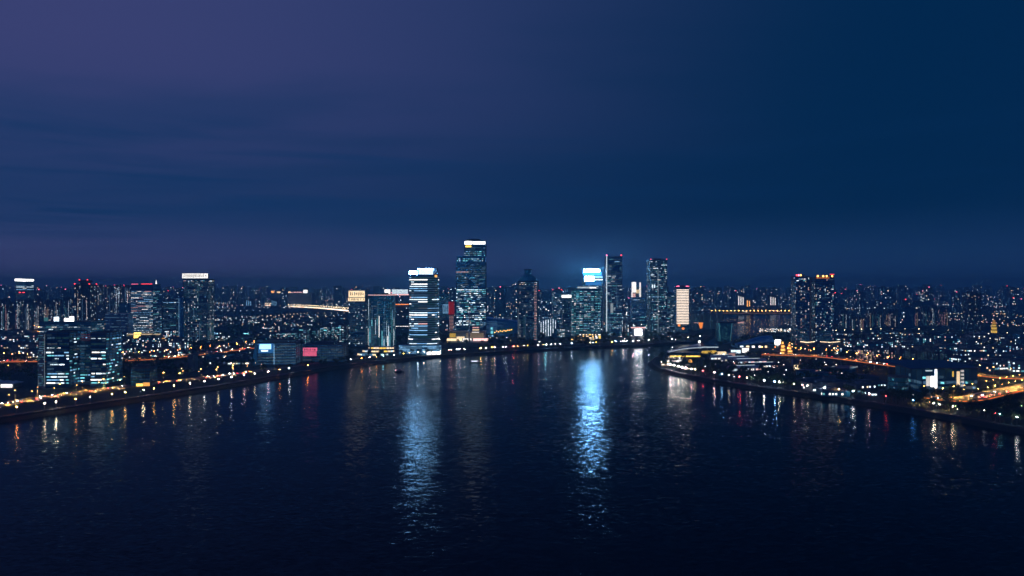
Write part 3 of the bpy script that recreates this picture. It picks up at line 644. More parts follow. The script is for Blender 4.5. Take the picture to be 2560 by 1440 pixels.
# building with orange portal frame and billboards
e, w, dep, hh, frs, d = tower('portal_building', 'building under an orange lit portal frame carrying two white rooftop billboards', 'office block', 975, 1026, 838, 765, 26, 0, 'concrete', d=1650, win=[dict(style='dots', p=0.12, pal='home'), dict(style='bands', p=1.0, pal='rosehome', z0=.28, z1=.36, lo=2, hi=5)], plant=False)
b = MB(); b.box(-w / 2 - 3, -w / 2 + 3, -dep / 2 - 2, -dep / 2 - .4, hh * .45, hh + 26, E('amber', 1.8, True)); b.build('portal_post', e)
b = MB(); b.box(-w / 2 - 3, w / 2, -dep / 2 - 2, -dep / 2 - .4, hh + 26.02, hh + 29, E('rose', 1.6)); b.build('portal_beam', e)
b = MB(); b.box(-w / 2 + 3.02, w / 2, -dep / 2 - 2, -dep / 2 - .4, hh + 3, hh + 5, E('orange', 2)); b.build('portal_beam', e)
for xa, xb, m in ((-w / 2 - 13, -w / 2 + 1, E('white', 2.2)), (-w / 2 + 5, w / 2 - 2, E('cool', 1.2))): b = MB(); b.box(xa, xb, -dep / 2 - 1.5, -dep / 2 - .8, hh + 29.5, hh + 40, m); b.build('billboard', e)

# bright ribbed tower with flared foot
d = dist(884); ex, ey = at(1057, d), d + 20; e = empty('office_tower', (ex, ey, GZ)); tag(e, 'bright glass tower banded with white floors, flared foot and two white boxes on its roof', 'office tower'); FOOT.append((ex, ey, 38))
W0 = 73 / F * d; hh = H + 34 * d / F - GZ
def plan22(z): t = max(0, 1 - z / 42.0); g = 1 + 0.20 * t * t; return [(x * g - 3.5 * t * t, y * g) for x, y in oval(W0, 40, 20, 0.62)]
zs = [0, 8, 18, 30, 44, hh]
b = MB()
for z0, z1 in zip(zs, zs[1:]):
    A, B_ = plan22(z0), plan22(z1); n = len(A)
    for i in range(n): j = (i + 1) % n; b.face([(*A[i], z0), (*A[j], z0), (*B_[j], z1), (*B_[i], z1)], 'glass_blue')
b.face([(*p, hh) for p in plan22(hh)], 'roof_dark'); b.build('wall', e)
nf = int(hh / 3.9); sm = MB(); bd = MB()
for k in range(nf):
    z = k * 3.9; P = [(x * 1.006, y * 1.006) for x, y in plan22(z)]; fr = seen(P); row = rng.uniform(.5, 1.0); lit = False; m = pick('bright')
    frac = k / nf; base = .72 if frac > .72 or .2 < frac < .6 else .55
    for f in frames(P): bd.slab(f, 0, f[3], z, z + 1.0, -0.1, .22, 'spandrel')
    for f in fr:
        if rng.random() < .35: lit = rng.random() < base * row; m = pick('bright')
        if f[3] < 1: continue
        if not lit: sm.slab(f, .1, f[3] - .1, z + 1.2, z + 3.2, 0, .08, pick('faint')); continue
        if f[3] * F / d > 10 and rng.random() < .75: big_win(e, f, .1, f[3] - .1, z + 1.2, z + 2.7, .15, m)
        else: sm.slab(f, .1, f[3] - .1, z + 1.2, z + 2.7, 0, .15, m)
bd.build('floor_bands', e, 'stuff'); sm.build('lit_windows', e, 'stuff')
b = MB(); b.box(-W0 / 2 + 1, -W0 / 2 + 13, -14, 6, hh + .1, hh + 6, E('sky', 130, True)); b.build('roof_box', e)
b = MB(); b.box(-W0 / 2 + 18, W0 / 2 - 11, -14, 8, hh + .1, hh + 8.6, E('cool', 2, True)); b.build('roof_box', e)
b = MB(); b.box(-W0 / 2 + 15.6, W0 / 2 - 9.6, -15.4, 9.4, hh + 10.42, hh + 11.2, 'concrete'); b.build('halo_block_lid', e); b = MB(); b.box(-W0 / 2 + .6, -W0 / 2 + 13.4, -14.4, 6.4, hh + 6.02, hh + 6.8, 'concrete'); b.build('halo_block_lid', e)  # lids added over the glowing boxes to block their upward halo
b = MB(); b.box(-W0 / 2 + 16, W0 / 2 - 10, -15, 9, hh + 8.62, hh + 10.4, E('sky', 95, True)); b.build('roof_slab', e)
b = MB(); b.box(W0 / 2 - 9, W0 / 2 - 2, -10, 8, hh + .1, hh + 12, 'concrete'); b.build('plant_room', e)
b = MB(); b.box(W0 / 2 - 10, W0 / 2 - 1, -16.2, -15.4, hh - 5, hh - 1, E('amber', 2)); b.build('sign_panel', e)
o = empty('podium_hall', (at(1048, d - 18), d - 6, GZ)); tag(o, 'curved blue glowing glass podium at the foot of the bright banded tower', 'podium')
b = MB(); P = oval(76, 30, 24); b.prism(P, 0, 17, 'glass_blue', 'roof_dark', 0.94); b.build('wall', o)
b = MB()
for f in seen([(x * .985, y * .985) for x, y in P]):
    for k in range(5):
        if rng.random() < .75: b.slab(f, .2, f[3] - .2, 2 + k * 2.8, 4.0 + k * 2.8, -.3, .45 - k * .12, E('sky', rng.choice((.35, .6, .9))))
b.build('lit_windows', o, 'stuff')
for k in range(3): b = MB(); b.box(14 + k * 8, 21 + k * 8, -18 + k * 2.5, -15.5 + k * 2.5, 0.3, 5.5, E('white', 3, k == 1)); b.build('shop_front', o)

# the tallest tower
d = 1560.0; ex, ey = at(1177, d), d + 22; e = empty('office_tower', (ex, ey, GZ)); tag(e, 'tallest dark glass tower with a stepped western shoulder and a bright white crown sign', 'office tower'); FOOT.append((ex, ey, 45))
W1 = 74 / F * d; h1 = H + 80 * d / F - GZ; h2 = H + 119 * d / F - GZ; h15 = H + 66 * d / F - GZ
b = MB(); b.prism(rect(W1, 42), 0, h15, 'glass_navy', 'roof_dark'); b.build('wall', e)
b = MB(); b.prism([(x + .9, y) for x, y in rect(W1 - 2, 41)], h15, h1, 'glass_navy', 'roof_dark'); b.build('shoulder', e)
Wu = 53 / F * d; b = MB(); b.prism([(x + (W1 - Wu) / 2, y) for x, y in rect(Wu, 38)], h1, h2, 'glass_navy', 'roof_dark'); b.build('upper_wall', e)
f1 = frames(rect(W1, 42)); f2 = frames([(x + (W1 - Wu) / 2, y) for x, y in rect(Wu, 38)]); f15 = frames([(x + .9, y) for x, y in rect(W1 - 2, 41)])
facade(e, [f1[0], f1[1], f1[3]], 0, h15, 4.2, True, 3.3); facade(e, [f15[0], f15[3]], h15, h1, 4.2, True, 3.3); facade(e, [f2[0], f2[1], f2[3]], h1, h2 - 10, 4.2, True, 3.3)
sm = MB()
windows(e, [f1[0], f1[3]], 4, h15 - 1, d, 'bands', 'faint', 4.2, .6, sm, lo=3, hi=12, limit=0, wh=2.2); windows(e, [f2[0], f2[3]], h1, h2 - 12, d, 'bands', 'faint', 4.2, .6, sm, lo=3, hi=12, limit=0, wh=2.2)
windows(e, [f1[0]], 30, h15 * .66, d, 'bands', 'office', 4.2, .48, sm, lo=2, hi=9, limit=60); windows(e, [f1[0]], h15 * .60, h15 * .66, d, 'bands', 'tealoffice', 4.2, 1.1, sm, lo=3, hi=9)
windows(e, [f1[0]], h15 * .66, h15 * .985, d, 'bands', 'office', 4.2, .13, sm, lo=3, hi=12, limit=30); windows(e, [f15[0]], h15, h1 - 2, d, 'dots', 'tealoffice', 4.2, .55, sm, cell=2.6, wh=1.9)
windows(e, [f2[0]], h1, h1 + 16, d, 'dots', 'tealoffice', 4.2, .5, sm, cell=2.6, wh=2.0); windows(e, [f2[0]], h1 + 16, h2 - 12, d, 'bands', 'tealoffice', 4.2, .13, sm, lo=3, hi=8)
windows(e, [f1[3]], 20, h15, d, 'bands', 'tealoffice', 4.2, .1, sm, lo=3, hi=8); sm.build('lit_windows', e, 'stuff')
panel(e, f2[0], .5, Wu * .34, h2 - 9, h2 - 1.5, E('white', 4.5, True), .5); panel(e, f2[0], Wu * .38, Wu - 1, h2 - 8.5, h2 - 2.2, E('white', 4.5, True), .5)
glyphs(e, shift(f2[0], .5), Wu * .40, Wu - 2, h2 - 8, h2 - 2.6, .15, n=7); glyphs(e, shift(f2[0], .5), 1, Wu * .33, h2 - 8.6, h2 - 2, .15, n=2)
panel(e, f2[0], 2, Wu * .32, h2 - 15.5, h2 - 11.5, E('gold', 2.5), .4, 'sign_line'); panel(e, f1[0], 0, W1 * .42, h15 * .862, h15 * .862 + 1.1, E('rose', 1.0), .5, 'facade_light_line')
roof_kit(e, [(x + (W1 - Wu) / 2, y) for x, y in rect(Wu, 38)], h2, True, .6)
# its podium, and the mast
o = empty('podium_mall', (at(1170, 1470), 1475, GZ)); tag(o, 'warm lit podium mall with ribbed glass front below the tallest tower', 'podium'); FOOT.append((at(1170, 1470), 1475, 45))
b = MB(); b.box(-40, 38, -12, 18, 0, 22, 'concrete'); b.build('wall', o); b = MB(); b.box(-41, 39, -13, 19, 22.01, 23.6, 'concrete_pale'); b.build('roof_slab', o)
b = MB(); b.box(8, 26, -10, 4, 23.7, 33, 'concrete'); b.build('rooftop_pavilion', o)
fr = ((-40, -12), (1, 0), (0, -1), 78)
for a, c, z0, z1, m in ((1, 14, 10, 19, E('gold', .5)), (16, 33, 8, 12, E('warm', 1.2)), (36, 74, 6, 20, E('warm', .28)), (49, 64, 20.4, 21.8, E('white', 1.5))): panel(o, fr, a, c, z0, z1, m, .3, 'shop_window')
b = MB()
for k in range(32): b.slab(fr, 36 + k * 1.2, 36.5 + k * 1.2, 5, 21, .31, .9, 'fin_metal')
b.build('facade_fins', o, 'stuff')
for a, c, m in ((-44, -12, E('warm', 2.2, True)), (-10, 8, E('white', 2.0)), (12, 44, E('rose', 2.5, True))): b = MB(); b.hexa([(a, -24, 3.6), (c, -24, 3.6), (c, -13.2, 6.5), (a, -13.2, 6.5), (a, -24, 5.2), (c, -24, 5.2), (c, -13.2, 8), (a, -13.2, 8)], m); b.build('entrance_canopy', o)
for z0, m in ((25, E('warm', 1.4)), (30, E('rose', 1.0))): b = MB(); b.box(10, 24, -10.6, -10.02, z0, z0 + 2.2, m); b.build('pavilion_window', o)
o = empty('mast', (at(1173, 1440), 1440, GZ)); tag(o, 'tall slender pale mast standing before the warm podium mall', 'mast')
b = MB(); b.tube((0, 0, 0), (0, 0, 72), 1.7, 1.1, 'roof_white', 10); b.build('pole', o); b = MB(); b.tube((0, 0, 0), (0, 0, 2.5), 4, 2.4, 'concrete', 10); b.build('base', o); b = MB(); b.tube((0, 0, 72), (0, 0, 75), 1.4, 1.4, E('white', 1.5), 8); b.build('lamp_head', o)
# red fan tower
o = empty('lantern_tower', (at(1129, 1640), 1640, GZ)); tag(o, 'narrow tower with a red lit upper box and tapering foot, beside the tallest tower', 'tower'); FOOT.append((at(1129, 1640), 1640, 12))
b = MB(); b.prism(rect(14, 12), 52, 84, 'red_wall', 'roof_dark'); b.build('upper_box', o); b = MB(); b.prism(rect(7, 7), 0, 52, 'concrete', None, 1.5); b.build('shaft', o)
fr = ((-7, -6), (1, 0), (0, -1), 14)
for k in range(5): panel(o, fr, .4 + k * 2.75, 2.7 + k * 2.75, 53, 83, E('red', .22 if k else .35), .3, 'red_panel')
b = MB()
for k in range(14): b.box(-3.8 - k * .12, 3.8 + k * .12, -5.3, -4.9, 4 + k * 3.4, 5 + k * 3.4, E('rose', .6))
b.build('shaft_light_ribs', o, 'stuff')
e, w, dep, hh, frs, d = tower('screen_block', 'teal block with a pale dotted light screen beside the red lantern tower', 'office block', 1096, 1124, 842, 735, 26, 0, 'glass_teal', d=1760, win=[dict(style='dots', p=.06)])
panel(e, frs[0], w * .42, w - .5, hh * .50, hh * .74, E('sky', .5), .4, 'light_screen'); glyphs(e, shift(frs[0], .4), w * .45, w - 1, hh * .51, hh * .73, .15, n=4)
# glass arena
o = empty('glass_arena', (at(1252, 1640), 1660, GZ)); tag(o, 'low blue glass arena with sloping roof and a cluster of warm lamps', 'arena'); FOOT.append((at(1252, 1640), 1660, 55))
b = MB(); b.hexa([(-38, -30, 0), (40, -30, 0), (40, 30, 0), (-38, 30, 0), (-36, -28, 44), (40, -28, 36), (40, 30, 36), (-36, 30, 46)], 'glass_blue'); b.build('wall', o)
fr = ((-38, -30), (1, 0), (0, -1), 78)
for k in range(16): panel(o, fr, rng.uniform(1, 12), rng.uniform(22, 50), 4 + k * 2.1, 4.5 + k * 2.1, E('sky', rng.choice((.15, .3))), 1.4, 'light_line')
panel(o, fr, 14, 20, 6, 14, E('teal', 1.0), 1.5, 'screen'); panel(o, fr, 14, 19, 17, 22, E('teal', 1.2), 1.5, 'screen'); panel(o, fr, 6, 24, 1, 3, E('sky', 2), 1.5, 'lit_window')
for k in range(10): b = MB(); b.sphere((-14 + k * 4.4, -33, 11 + rng.uniform(-2, 2) + k * .5), 1.2, E('amber' if k % 3 else 'gold', 5)); b.build('warm_lamp', o)

# domed tower
e, w, dep, hh, frs, d = tower('domed_tower', 'dark residential tower crowned by a rounded dome and drum', 'apartment tower', 1294, 1346, 852, 703, 40, 0, 'glass_navy', fh=3.5, win=[dict(style='dots', p=.10, pal='home', cell=3), dict(style='stairs', p=.8, pal='rosehome', cols=(.80, .86), on=[0], wh=2.2), dict(style='vlines', p=.22, pal='dim', lo=20, hi=60), dict(style='dots', p=.4, z0=.93, pal='home', cell=3)], mull=3, plant=False)
b = MB()
for k in range(6):
    t0, t1 = k / 6 * math.pi / 2, (k + 1) / 6 * math.pi / 2; A = oval(w * .86 * math.cos(t0) + 3, dep * .86 * math.cos(t0) + 3, 20); B_ = oval(w * .86 * math.cos(t1) + 3, dep * .86 * math.cos(t1) + 3, 20)
    for i in range(20): j = (i + 1) % 20; b.face([(*A[i], hh + 16 * math.sin(t0)), (*A[j], hh + 16 * math.sin(t0)), (*B_[j], hh + 16 * math.sin(t1)), (*B_[i], hh + 16 * math.sin(t1))], 'glass_teal')
b.build('dome', e); b = MB(); b.prism(oval(w * .36, w * .36, 16), hh + 12, hh + 27, 'glass_teal', 'roof_dark'); b.build('drum', e); b = MB(); b.prism(oval(w * .44, w * .44, 16), hh + 25, hh + 26.5, 'spandrel'); b.build('drum_rim', e)
panel(e, frs[0], .2, .7, 5, hh * .55, E('cool', .35), .4, 'edge_light'); panel(e, frs[0], 4, 4.5, 5, hh * .35, E('cool', .35), .4, 'edge_light')
# arch-lit hall
o = empty('arch_hall', (at(1373, 1590), 1600, GZ)); tag(o, 'dark hall front hung with curved rows of white light columns', 'hall'); FOOT.append((at(1373, 1590), 1600, 26))
b = MB(); P = [(-23, 0)] + [(23 * math.cos(math.pi * (1 - k / 12)), 30 + 16 * math.sin(math.pi * k / 12)) for k in range(13)] + [(23, 0)]
bb = len(b.v)
for y in (-10, 14): b.v += [(x, y, z) for x, z in P]
n = len(P); k0 = b.mi('glass_navy'); b.f.append(tuple(range(n))); b.m.append(k0); b.f.append(tuple(reversed(range(n, 2 * n)))); b.m.append(k0)
for i in range(n): j = (i + 1) % n; b.f.append((i, i + n, j + n, j)); b.m.append(k0)
b.build('wall', o)
for i in range(7):
    x = -19 + i * 5.6; zt = 30 + 16 * math.sqrt(max(0, 1 - (x / 23) ** 2)) - 3; zb = (3, 3, 3, 4, 5, 12, 22)[i]
    b = MB(); z = zb
    while z < zt: s = rng.uniform(.7, 1.0); b.box(x - s, x + s, -10.5, -10.02, z, z + 1.5, E('cool', rng.choice((1.2, 2.2)))); z += 2.1
    b.build('light_column', o)
tower('office_block', 'low teal lit annexe beside the arch fronted hall', 'office block', 1393, 1412, 845, 822, 14, 0, 'glass_teal', win=[dict(style='bands', p=.8, lo=2, hi=5, fh=3)], plant=False)
tower('office_tower', 'plain dark slab tower between the domed tower and the curved teal block', 'office tower', 1380, 1404, 842, 726, 26, 0, 'glass_navy', d=1720, win=[dict(style='dots', p=.05), dict(style='bands', p=.3, lo=2, hi=5, on=[0, 2])], aviation=2)
e, w, dep, hh, frs, d = tower('office_tower', 'narrow dark tower capped by a glowing white box sign', 'office tower', 1405, 1427, 848, 738, 24, 0, 'glass_navy', d=1600, win=[dict(style='dots', p=.07)], plant=False)
b = MB(); b.box(-w / 2 - 1, w / 2 + 1, -dep / 2 - 1, dep / 2, hh - 6, hh + .5, E('white', 2.5, True)); b.build('sign_box', e)

# curved teal block
e, w, dep, hh, frs, d = tower('glass_block', 'broad curved teal glass block with rows of lit floors', 'office block', 1427, 1502, 842, 722, 60, 0, 'glass_teal', 'soft', fh=4.0, win=[dict(style='bands', p=.75, pal='tealoffice', lo=3, hi=9, limit=130)], mull=0, n=22, plant=False)
b = MB(); b.prism([(x * .62 + 2, y * .62) for x, y in oval(w, dep, 22)], hh, hh + 5, E('cool', .8)); b.build('roof_ring', e); b = MB(); b.prism([(x * .66 + 2, y * .66) for x, y in oval(w, dep, 22)], hh + 5.01, hh + 6.2, 'roof_white'); b.build('roof_cap', e)
panel(e, front(w * .62, dep * .8), w * .40, w * .62, hh + .2, hh + 3.5, E('white', 2.2), .5, 'rooftop_sign')
o = empty('terrace_pavilion', (at(1468, 1530), 1530, GZ)); tag(o, 'golden lit terraced pavilion below the broad curved teal block', 'pavilion'); FOOT.append((at(1468, 1530), 1530, 42))
for k in range(4):
    b = MB(); b.box(-40 + k * 7, 32, -12 + k * 5, 12, k * 3.2 + .01, k * 3.2 + 3.2, 'concrete'); b.build('terrace', o)
    for q in range(9):
        if rng.random() < .8: b = MB(); xa = -38 + k * 7 + q * 7; b.box(xa, min(31, xa + rng.uniform(2, 6)), -12.3 + k * 5, -12.02 + k * 5, k * 3.2 + .6, k * 3.2 + 2.5, E(rng.choice(('gold', 'warm', 'white')), 2.6)); (xa < 28) and b.build('lit_window', o)
# blue glowing crown tower
e, w, dep, hh, frs, d = tower('office_tower', 'tower behind the teal block whose rounded top glows brilliant blue and white', 'office tower', 1456, 1506, 830, 690, 44, 0, 'glass_blue', 'soft', d=1800, fh=4.0, win=[dict(style='bands', p=.5, pal='tealoffice', lo=3, hi=10, z0=.55)], plant=False)
b = MB(); b.prism([(x * .93, y * .93) for x, y in oval(w, dep, 24)], hh, hh + 11, E('blue', 4, True)); b.build('glowing_crown', e)
b = MB(); b.prism([(x * .80 - 2, y * .9) for x, y in oval(w, dep, 24)], hh + 11.02, hh + 18, E('sky', 300, True), 'roof_dark'); b.build('glowing_cap', e)  # dark top added so the cap throws less halo upward
fr = front(w * .8, dep * 1.0); panel(e, fr, -2, w * .42, hh - 13, hh - 1, E('sky', 130, True), 1.0); panel(e, fr, w * .46, w * .86, hh - 11, hh - 8, E('cool', 3), 1.0, 'light_line'); panel(e, fr, w * .46, w * .86, hh - 4, hh - 1, E('sky', 3), 1.0, 'light_line'); panel(e, fr, 0, w * .8, hh - 24, hh - 14, E('blue', .6), 1.0, 'blue_panel')
b = MB(); b.tube((w * .3, 0, hh + 10), (w * .42, 0, hh + 22), .8, .3, E('white', 2)); b.build('roof_spike', e)
# tower with a bright white edge
e, w, dep, hh, frs, d = tower('office_tower', 'tall glass tower with one continuous white light line down its western edge', 'office tower', 1512, 1555, 842, 642, 40, 0, 'glass_blue', fh=4.0, win=[dict(style='bands', p=.16, lo=2, hi=9, z0=.3, on=[0, 2]), dict(style='bands', p=1.0, lo=6, hi=16, z0=.93, z1=.965, on=[0]), dict(style='bands', p=.45, lo=2, hi=5, z1=.3, pal='tealoffice', fh=3.2, wh=1.0), dict(style='bands', p=.9, lo=8, hi=14, z0=.60, z1=.66), dict(style='vlines', p=.5, pal='dim', lo=20, hi=60, z1=.7)], mull=3.2, plant=False)
b = MB(); b.box(-w / 2 - 2.2, -w / 2 - .4, -dep / 2 - 1.4, -dep / 2 + .4, 6, hh + 2.5, E('cool', 1.3, True)); b.build('edge_light', e)
b = MB(); b.hexa([(-w / 2 - 12, -dep / 2, 0), (-w / 2 - 10, -dep / 2 - 2, 0), (-w / 2 - 10, -dep / 2, 0), (-w / 2 - 12, -dep / 2 + 2, 0), (-w / 2 - 7, -dep / 2, hh * .66), (-w / 2 - 5.6, -dep / 2 - 2, hh * .66), (-w / 2 - 5.6, -dep / 2, hh * .66), (-w / 2 - 7, -dep / 2 + 2, hh * .66)], 'roof_white'); b.build('white_fin', e)
for x, m in ((-w / 2 - 1, 'pink'), (w / 2 - 2, 'red')): b = MB(); b.box(x - 1.2, x + 1.2, -dep / 2, -dep / 2 + 2, hh + 2.6, hh + 5, E(m, 6)); b.build('aviation_light', e)
panel(e, frs[0], w * .22, w * .40, hh * .30, hh * .42, E('cool', .35), .5, 'light_panel')
# tower with white frame crown
e, w, dep, hh, frs, d = tower('office_tower', 'dark tower carrying an open white lit frame on its roof above the floodlit stage', 'office tower', 1575, 1614, 832, 744, 30, 0, 'glass_blue', d=1880, win=[dict(style='dots', p=.05), dict(style='bands', p=.12)], plant=False)
x0f = -w / 2 + 1
for xa, xb, z0, z1, m in ((x0f, x0f + 12, 14, 43, E('white', 1.8, True)), (x0f + 21, x0f + 25, 2, 42, E('white', 1.5)), (x0f - 1, x0f + 2, 0, 14, E('white', 1.5)), (x0f + 12.02, x0f + 21, 12, 22, E('warm', 1.0)), (x0f, x0f + 10, 1, 11, E('rose', 1.0))): b = MB(); b.box(xa, xb, -9, -6, hh + z0, hh + z1, m); b.build('roof_frame', e)
b = MB(); b.box(x0f + 2, x0f + 22, -5.9, 2, hh, hh + 26, 'concrete'); b.build('plant_room', e)
# floodlit stage
o = empty('stage', (at(1596, 1600), 1600, GZ)); tag(o, 'white floodlit stage with dark back wall below the tower with the open roof frame', 'stage'); FOOT.append((at(1596, 1600), 1600, 24))
b = MB(); b.box(-14, 14, 2, 8, 0, 22, 'concrete'); b.build('back_wall', o); b = MB(); b.box(-16, 16, -6, 8.2, 22.02, 24, E('rose', 1.5)); b.build('roof', o); b = MB(); b.box(-8, 8, 1, 1.98, 6, 19, E('white', 30, True)); b.build('floodlit_screen', o); b = MB(); b.box(-14, 14, -6, 1.9, 0, 2, 'concrete_pale'); b.build('platform', o)
# dark twin-faced tower
e, w, dep, hh, frs, d = tower('office_tower', 'tall dark square tower with scattered cyan windows, east of the white edged tower', 'office tower', 1617, 1667, 840, 650, 46, 0, 'glass_navy', fh=4.0, win=[dict(style='dots', p=.20, pal='tealoffice', cell=3, wh=2.2), dict(style='bands', p=.18, lo=2, hi=8), dict(style='bands', p=.9, lo=4, hi=10, z0=.50, z1=.53)], mull=3.4, aviation=2)
panel(e, frs[0], w * .44, w * .46, 4, hh * .9, E('cool', .5), .5, 'edge_light'); glyphs(e, frs[0], w * .06, w * .30, hh * .62, hh * .69, .4, E('cool', 2.5), 2)
tower('office_block', 'dark block with broken rows of white windows at the foot of the dark square tower', 'office block', 1660, 1686, 838, 735, 26, 0, 'glass_teal', d=1720, win=[dict(style='bands', p=.25, lo=2, hi=8), dict(style='dots', p=.1)])
# louvred cream block
e, w, dep, hh, frs, d = tower('louvre_block', 'block whose whole face glows cream through stacked horizontal louvres', 'office block', 1684, 1722, 834, 718, 30, 0, 'glass_navy', d=1750, bands=False, win=[], aviation=2)
zb0 = H - 90 * d / F - GZ; n = 22; st = (hh - 4 - zb0) / n
for k in range(n): panel(e, frs[0], .6, w - .6, zb0 + k * st, zb0 + k * st + st * .58, E('cream', 1.7, True), .4, 'glowing_louvre')
for a in (0.15, .85): panel(e, frs[0], w * a - 3, w * a + 3, hh + 1.4, hh + 3.5, E('pink', 3), .5, 'red_lamp')
for x, z in ((4, -6), (14, -14)): b = MB(); b.box(-w / 2 + x, -w / 2 + x + 6, -dep / 2 - 1, -dep / 2 - .5, zb0 + z, zb0 + z + 5, E('orange', 2)); b.build('sign_panel', e)
tower('apartment_tower', 'bluish tower with a white lit mast behind the cream louvred block', 'apartment tower', 1724, 1752, 815, 728, 24, 0, 'concrete', d=2100, win=[dict(style='dots', p=.08, pal='far')], antenna=14)
for i, (xa, xb, yt) in enumerate(((1728, 1742, 784), (1744, 1756, 786), (1757, 1772, 783), (1774, 1790, 785), (1791, 1806, 784))):
    apart('apartment_block', 'pale blue apartment block by the channel, %s from the cream louvred block' % ('first', 'second', 'third', 'fourth', 'fifth')[i], xa, xb, 824, yt, pal='dim', p=.6, d=1850 + i * 25, av=0, body='concrete_pale', cols=(.1, .9), dep=14)
o = empty('billboard', (at(1752, 1760), 1760, GZ)); tag(o, 'orange lit wedge billboard by the channel quay', 'billboard'); b = MB(); b.hexa([(-2, -.5, 12), (3, -.5, 12), (3, .5, 12), (-2, .5, 12), (-6, -.5, 27), (6, -.5, 27), (6, .5, 27), (-6, .5, 27)], E('orange', 1.6)); b.build('panel', o); b = MB(); b.tube((0, .2, 0), (0, .2, 12), .6, .5, 'pole'); b.build('post', o); b = MB(); b.box(-18, -6.2, -.4, .4, 26, 27, E('rose', 1.0)); b.build('arm', o)
#@@EAST

# ------------------------------------------------------------------ the peninsula and the east side
# twin residential towers
for i, (xa, xb, yt, lab) in enumerate(((1978, 2023, 692, 'western of the twin dark residential towers on the peninsula, red lamps at its corner'), (2026, 2085, 694, 'eastern of the twin dark residential towers on the peninsula, orange lamps along its roof'))):
    e, w, dep, hh, frs, d = tower('residential_tower', lab, 'apartment tower', xa, xb, 864, yt, 24, 0, 'glass_blue', fh=3.3, faint=.25, win=[dict(style='dots', p=.06, pal='home', cell=3.1, on=[0]), dict(style='dots', p=.13 if i else .05, pal='home', cell=2.6, on=[0], z0=.2, z1=.9) if i else dict(style='dots', p=.06, pal='rosehome'), dict(style='bands', p=.4 if not i else .0, lo=2, hi=5, z0=.93, on=[0]), dict(style='dots', p=.08, pal='home', on=[2])], mull=5.2, plant=True)
    if i == 0:
        b = MB(); b.box(w / 2 + .2, w / 2 + 4.2, -dep / 2 + 1, dep / 2 - 2, 0, hh - 3, 'concrete_pale'); b.build('lift_shaft', e)
        for q in range(3): b = MB(); b.sphere((-w / 2 + 2 + q * 4, -dep / 2 + 1, hh + 3.2), 1.7, E(('red', 'pink', 'amber')[q], 9)); b.build('roof_lamp', e)
    else:
        b = MB(); b.box(-w / 2 + 1, w / 2 - 10, -dep / 2 - .6, -dep / 2 - .27, hh - 2, hh + 1, E('orange', .5)); b.build('roof_edge_glow', e)
        for q in range(4): b = MB(); b.sphere((-w / 2 + 5 + q * 9 + q % 2 * 2, -dep / 2 + 1, hh + 3), 1.9, E('amber', 8)); b.build('roof_lamp', e)
        b = MB(); b.box(w / 2 - 8, w / 2, -dep / 2 + 1, dep / 2 - 2, hh, hh + 6, 'concrete'); b.build('roof_block', e); b = MB(); b.box(w / 2 - 8, w / 2 + .5, -dep / 2 + .5, -dep / 2 + 1, hh + 6.02, hh + 7.2, E('red', 3)); b.build('red_edge_light', e)
    o = empty('tower_podium', (e.location.x, e.location.y - 26, GZ)); tag(o, 'low podium with a garland of small lamps below the %s twin tower' % ('western', 'eastern')[i], 'podium')
    b = MB(); b.box(-w / 2 - 2, w / 2 + 2, -8, 6, 0, 9, 'concrete'); b.build('wall', o)
    b = MB()
    for q in range(16): b.sphere((-w / 2 + q * (w / 15), -8.7, 8.2 + 1.6 * abs(q - 7.5) / 7.5), .8, E('warm', 4), 5, 4)
    b.build('lamp_garland', o, 'stuff')
# cultural halls on the tip
ds = dist(893); o = empty('shell_hall', (at(1712, ds), ds + 10, GZ)); tag(o, 'waterfront hall with a pale curved shell roof rising to a point over golden lights', 'hall'); FOOT.append((at(1712, ds), ds + 10, 36))
b = MB(); nu, nv = 12, 6; top = []
for i in range(nu + 1):
    for j in range(nv + 1):
        u, v = i / nu, j / nv; x = -28 + 56 * u + 5 * v; y = -13 + 30 * v; z = 9 + 13 * u ** 1.7 * (0.55 + .45 * v) + 3.5 * math.sin(math.pi * u) * (1 - v * .5); top.append((x, y, z))
for dz in (0, -.9): b.v += [(x, y, z + dz) for x, y, z in top]
k0 = b.mi('roof_white'); M1 = (nu + 1) * (nv + 1)
for i in range(nu):
    for j in range(nv):
        q = (i * (nv + 1) + j, (i + 1) * (nv + 1) + j, (i + 1) * (nv + 1) + j + 1, i * (nv + 1) + j + 1); b.f.append(q); b.m.append(k0); b.f.append(tuple(M1 + t for t in reversed(q))); b.m.append(k0)
b.build('shell_roof', o)
b = MB()
for i in range(nu): p, q = top[i * (nv + 1)], top[(i + 1) * (nv + 1)]; b.tube((p[0], p[1] - .3, p[2]), (q[0], q[1] - .3, q[2]), .35, .35, E('cool', 1.4), 5)
b.build('roof_edge_light', o); b = MB(); b.sphere((30, 10, 24.5), 2.0, E('white', 5, True)); b.build('tip_lamp', o)
b = MB(); b.box(-25, 26, -9, 14, 0, 7.6, 'glass_navy'); b.build('wall', o)
for k in range(17): b = MB(); b.box(-24 + k * 3, -23.5 + k * 3, -9.8, -9.02, 2.6, 7.8, 'concrete_pale'); b.build('column', o)
b = MB(); b.box(-25, 26, -9.55, -9.03, .4, 2.5, E('gold', 2.5, True)); b.build('golden_base', o); b = MB(); b.box(-34, 30, -16, -9.9, 0, .5, 'paving'); b.build('terrace', o)
b = MB(); b.box(30, 66, 22, 30, 13, 15, 'roof_white'); b.build('rear_canopy', o); b = MB(); b.box(30, 66, 21.6, 21.98, 13.2, 14.8, E('cool', .8)); b.build('canopy_light', o)
for x in (34, 48, 62): b = MB(); b.tube((x, 26, 0), (x, 26, 13), .5, .5, 'concrete'); b.build('canopy_column', o)
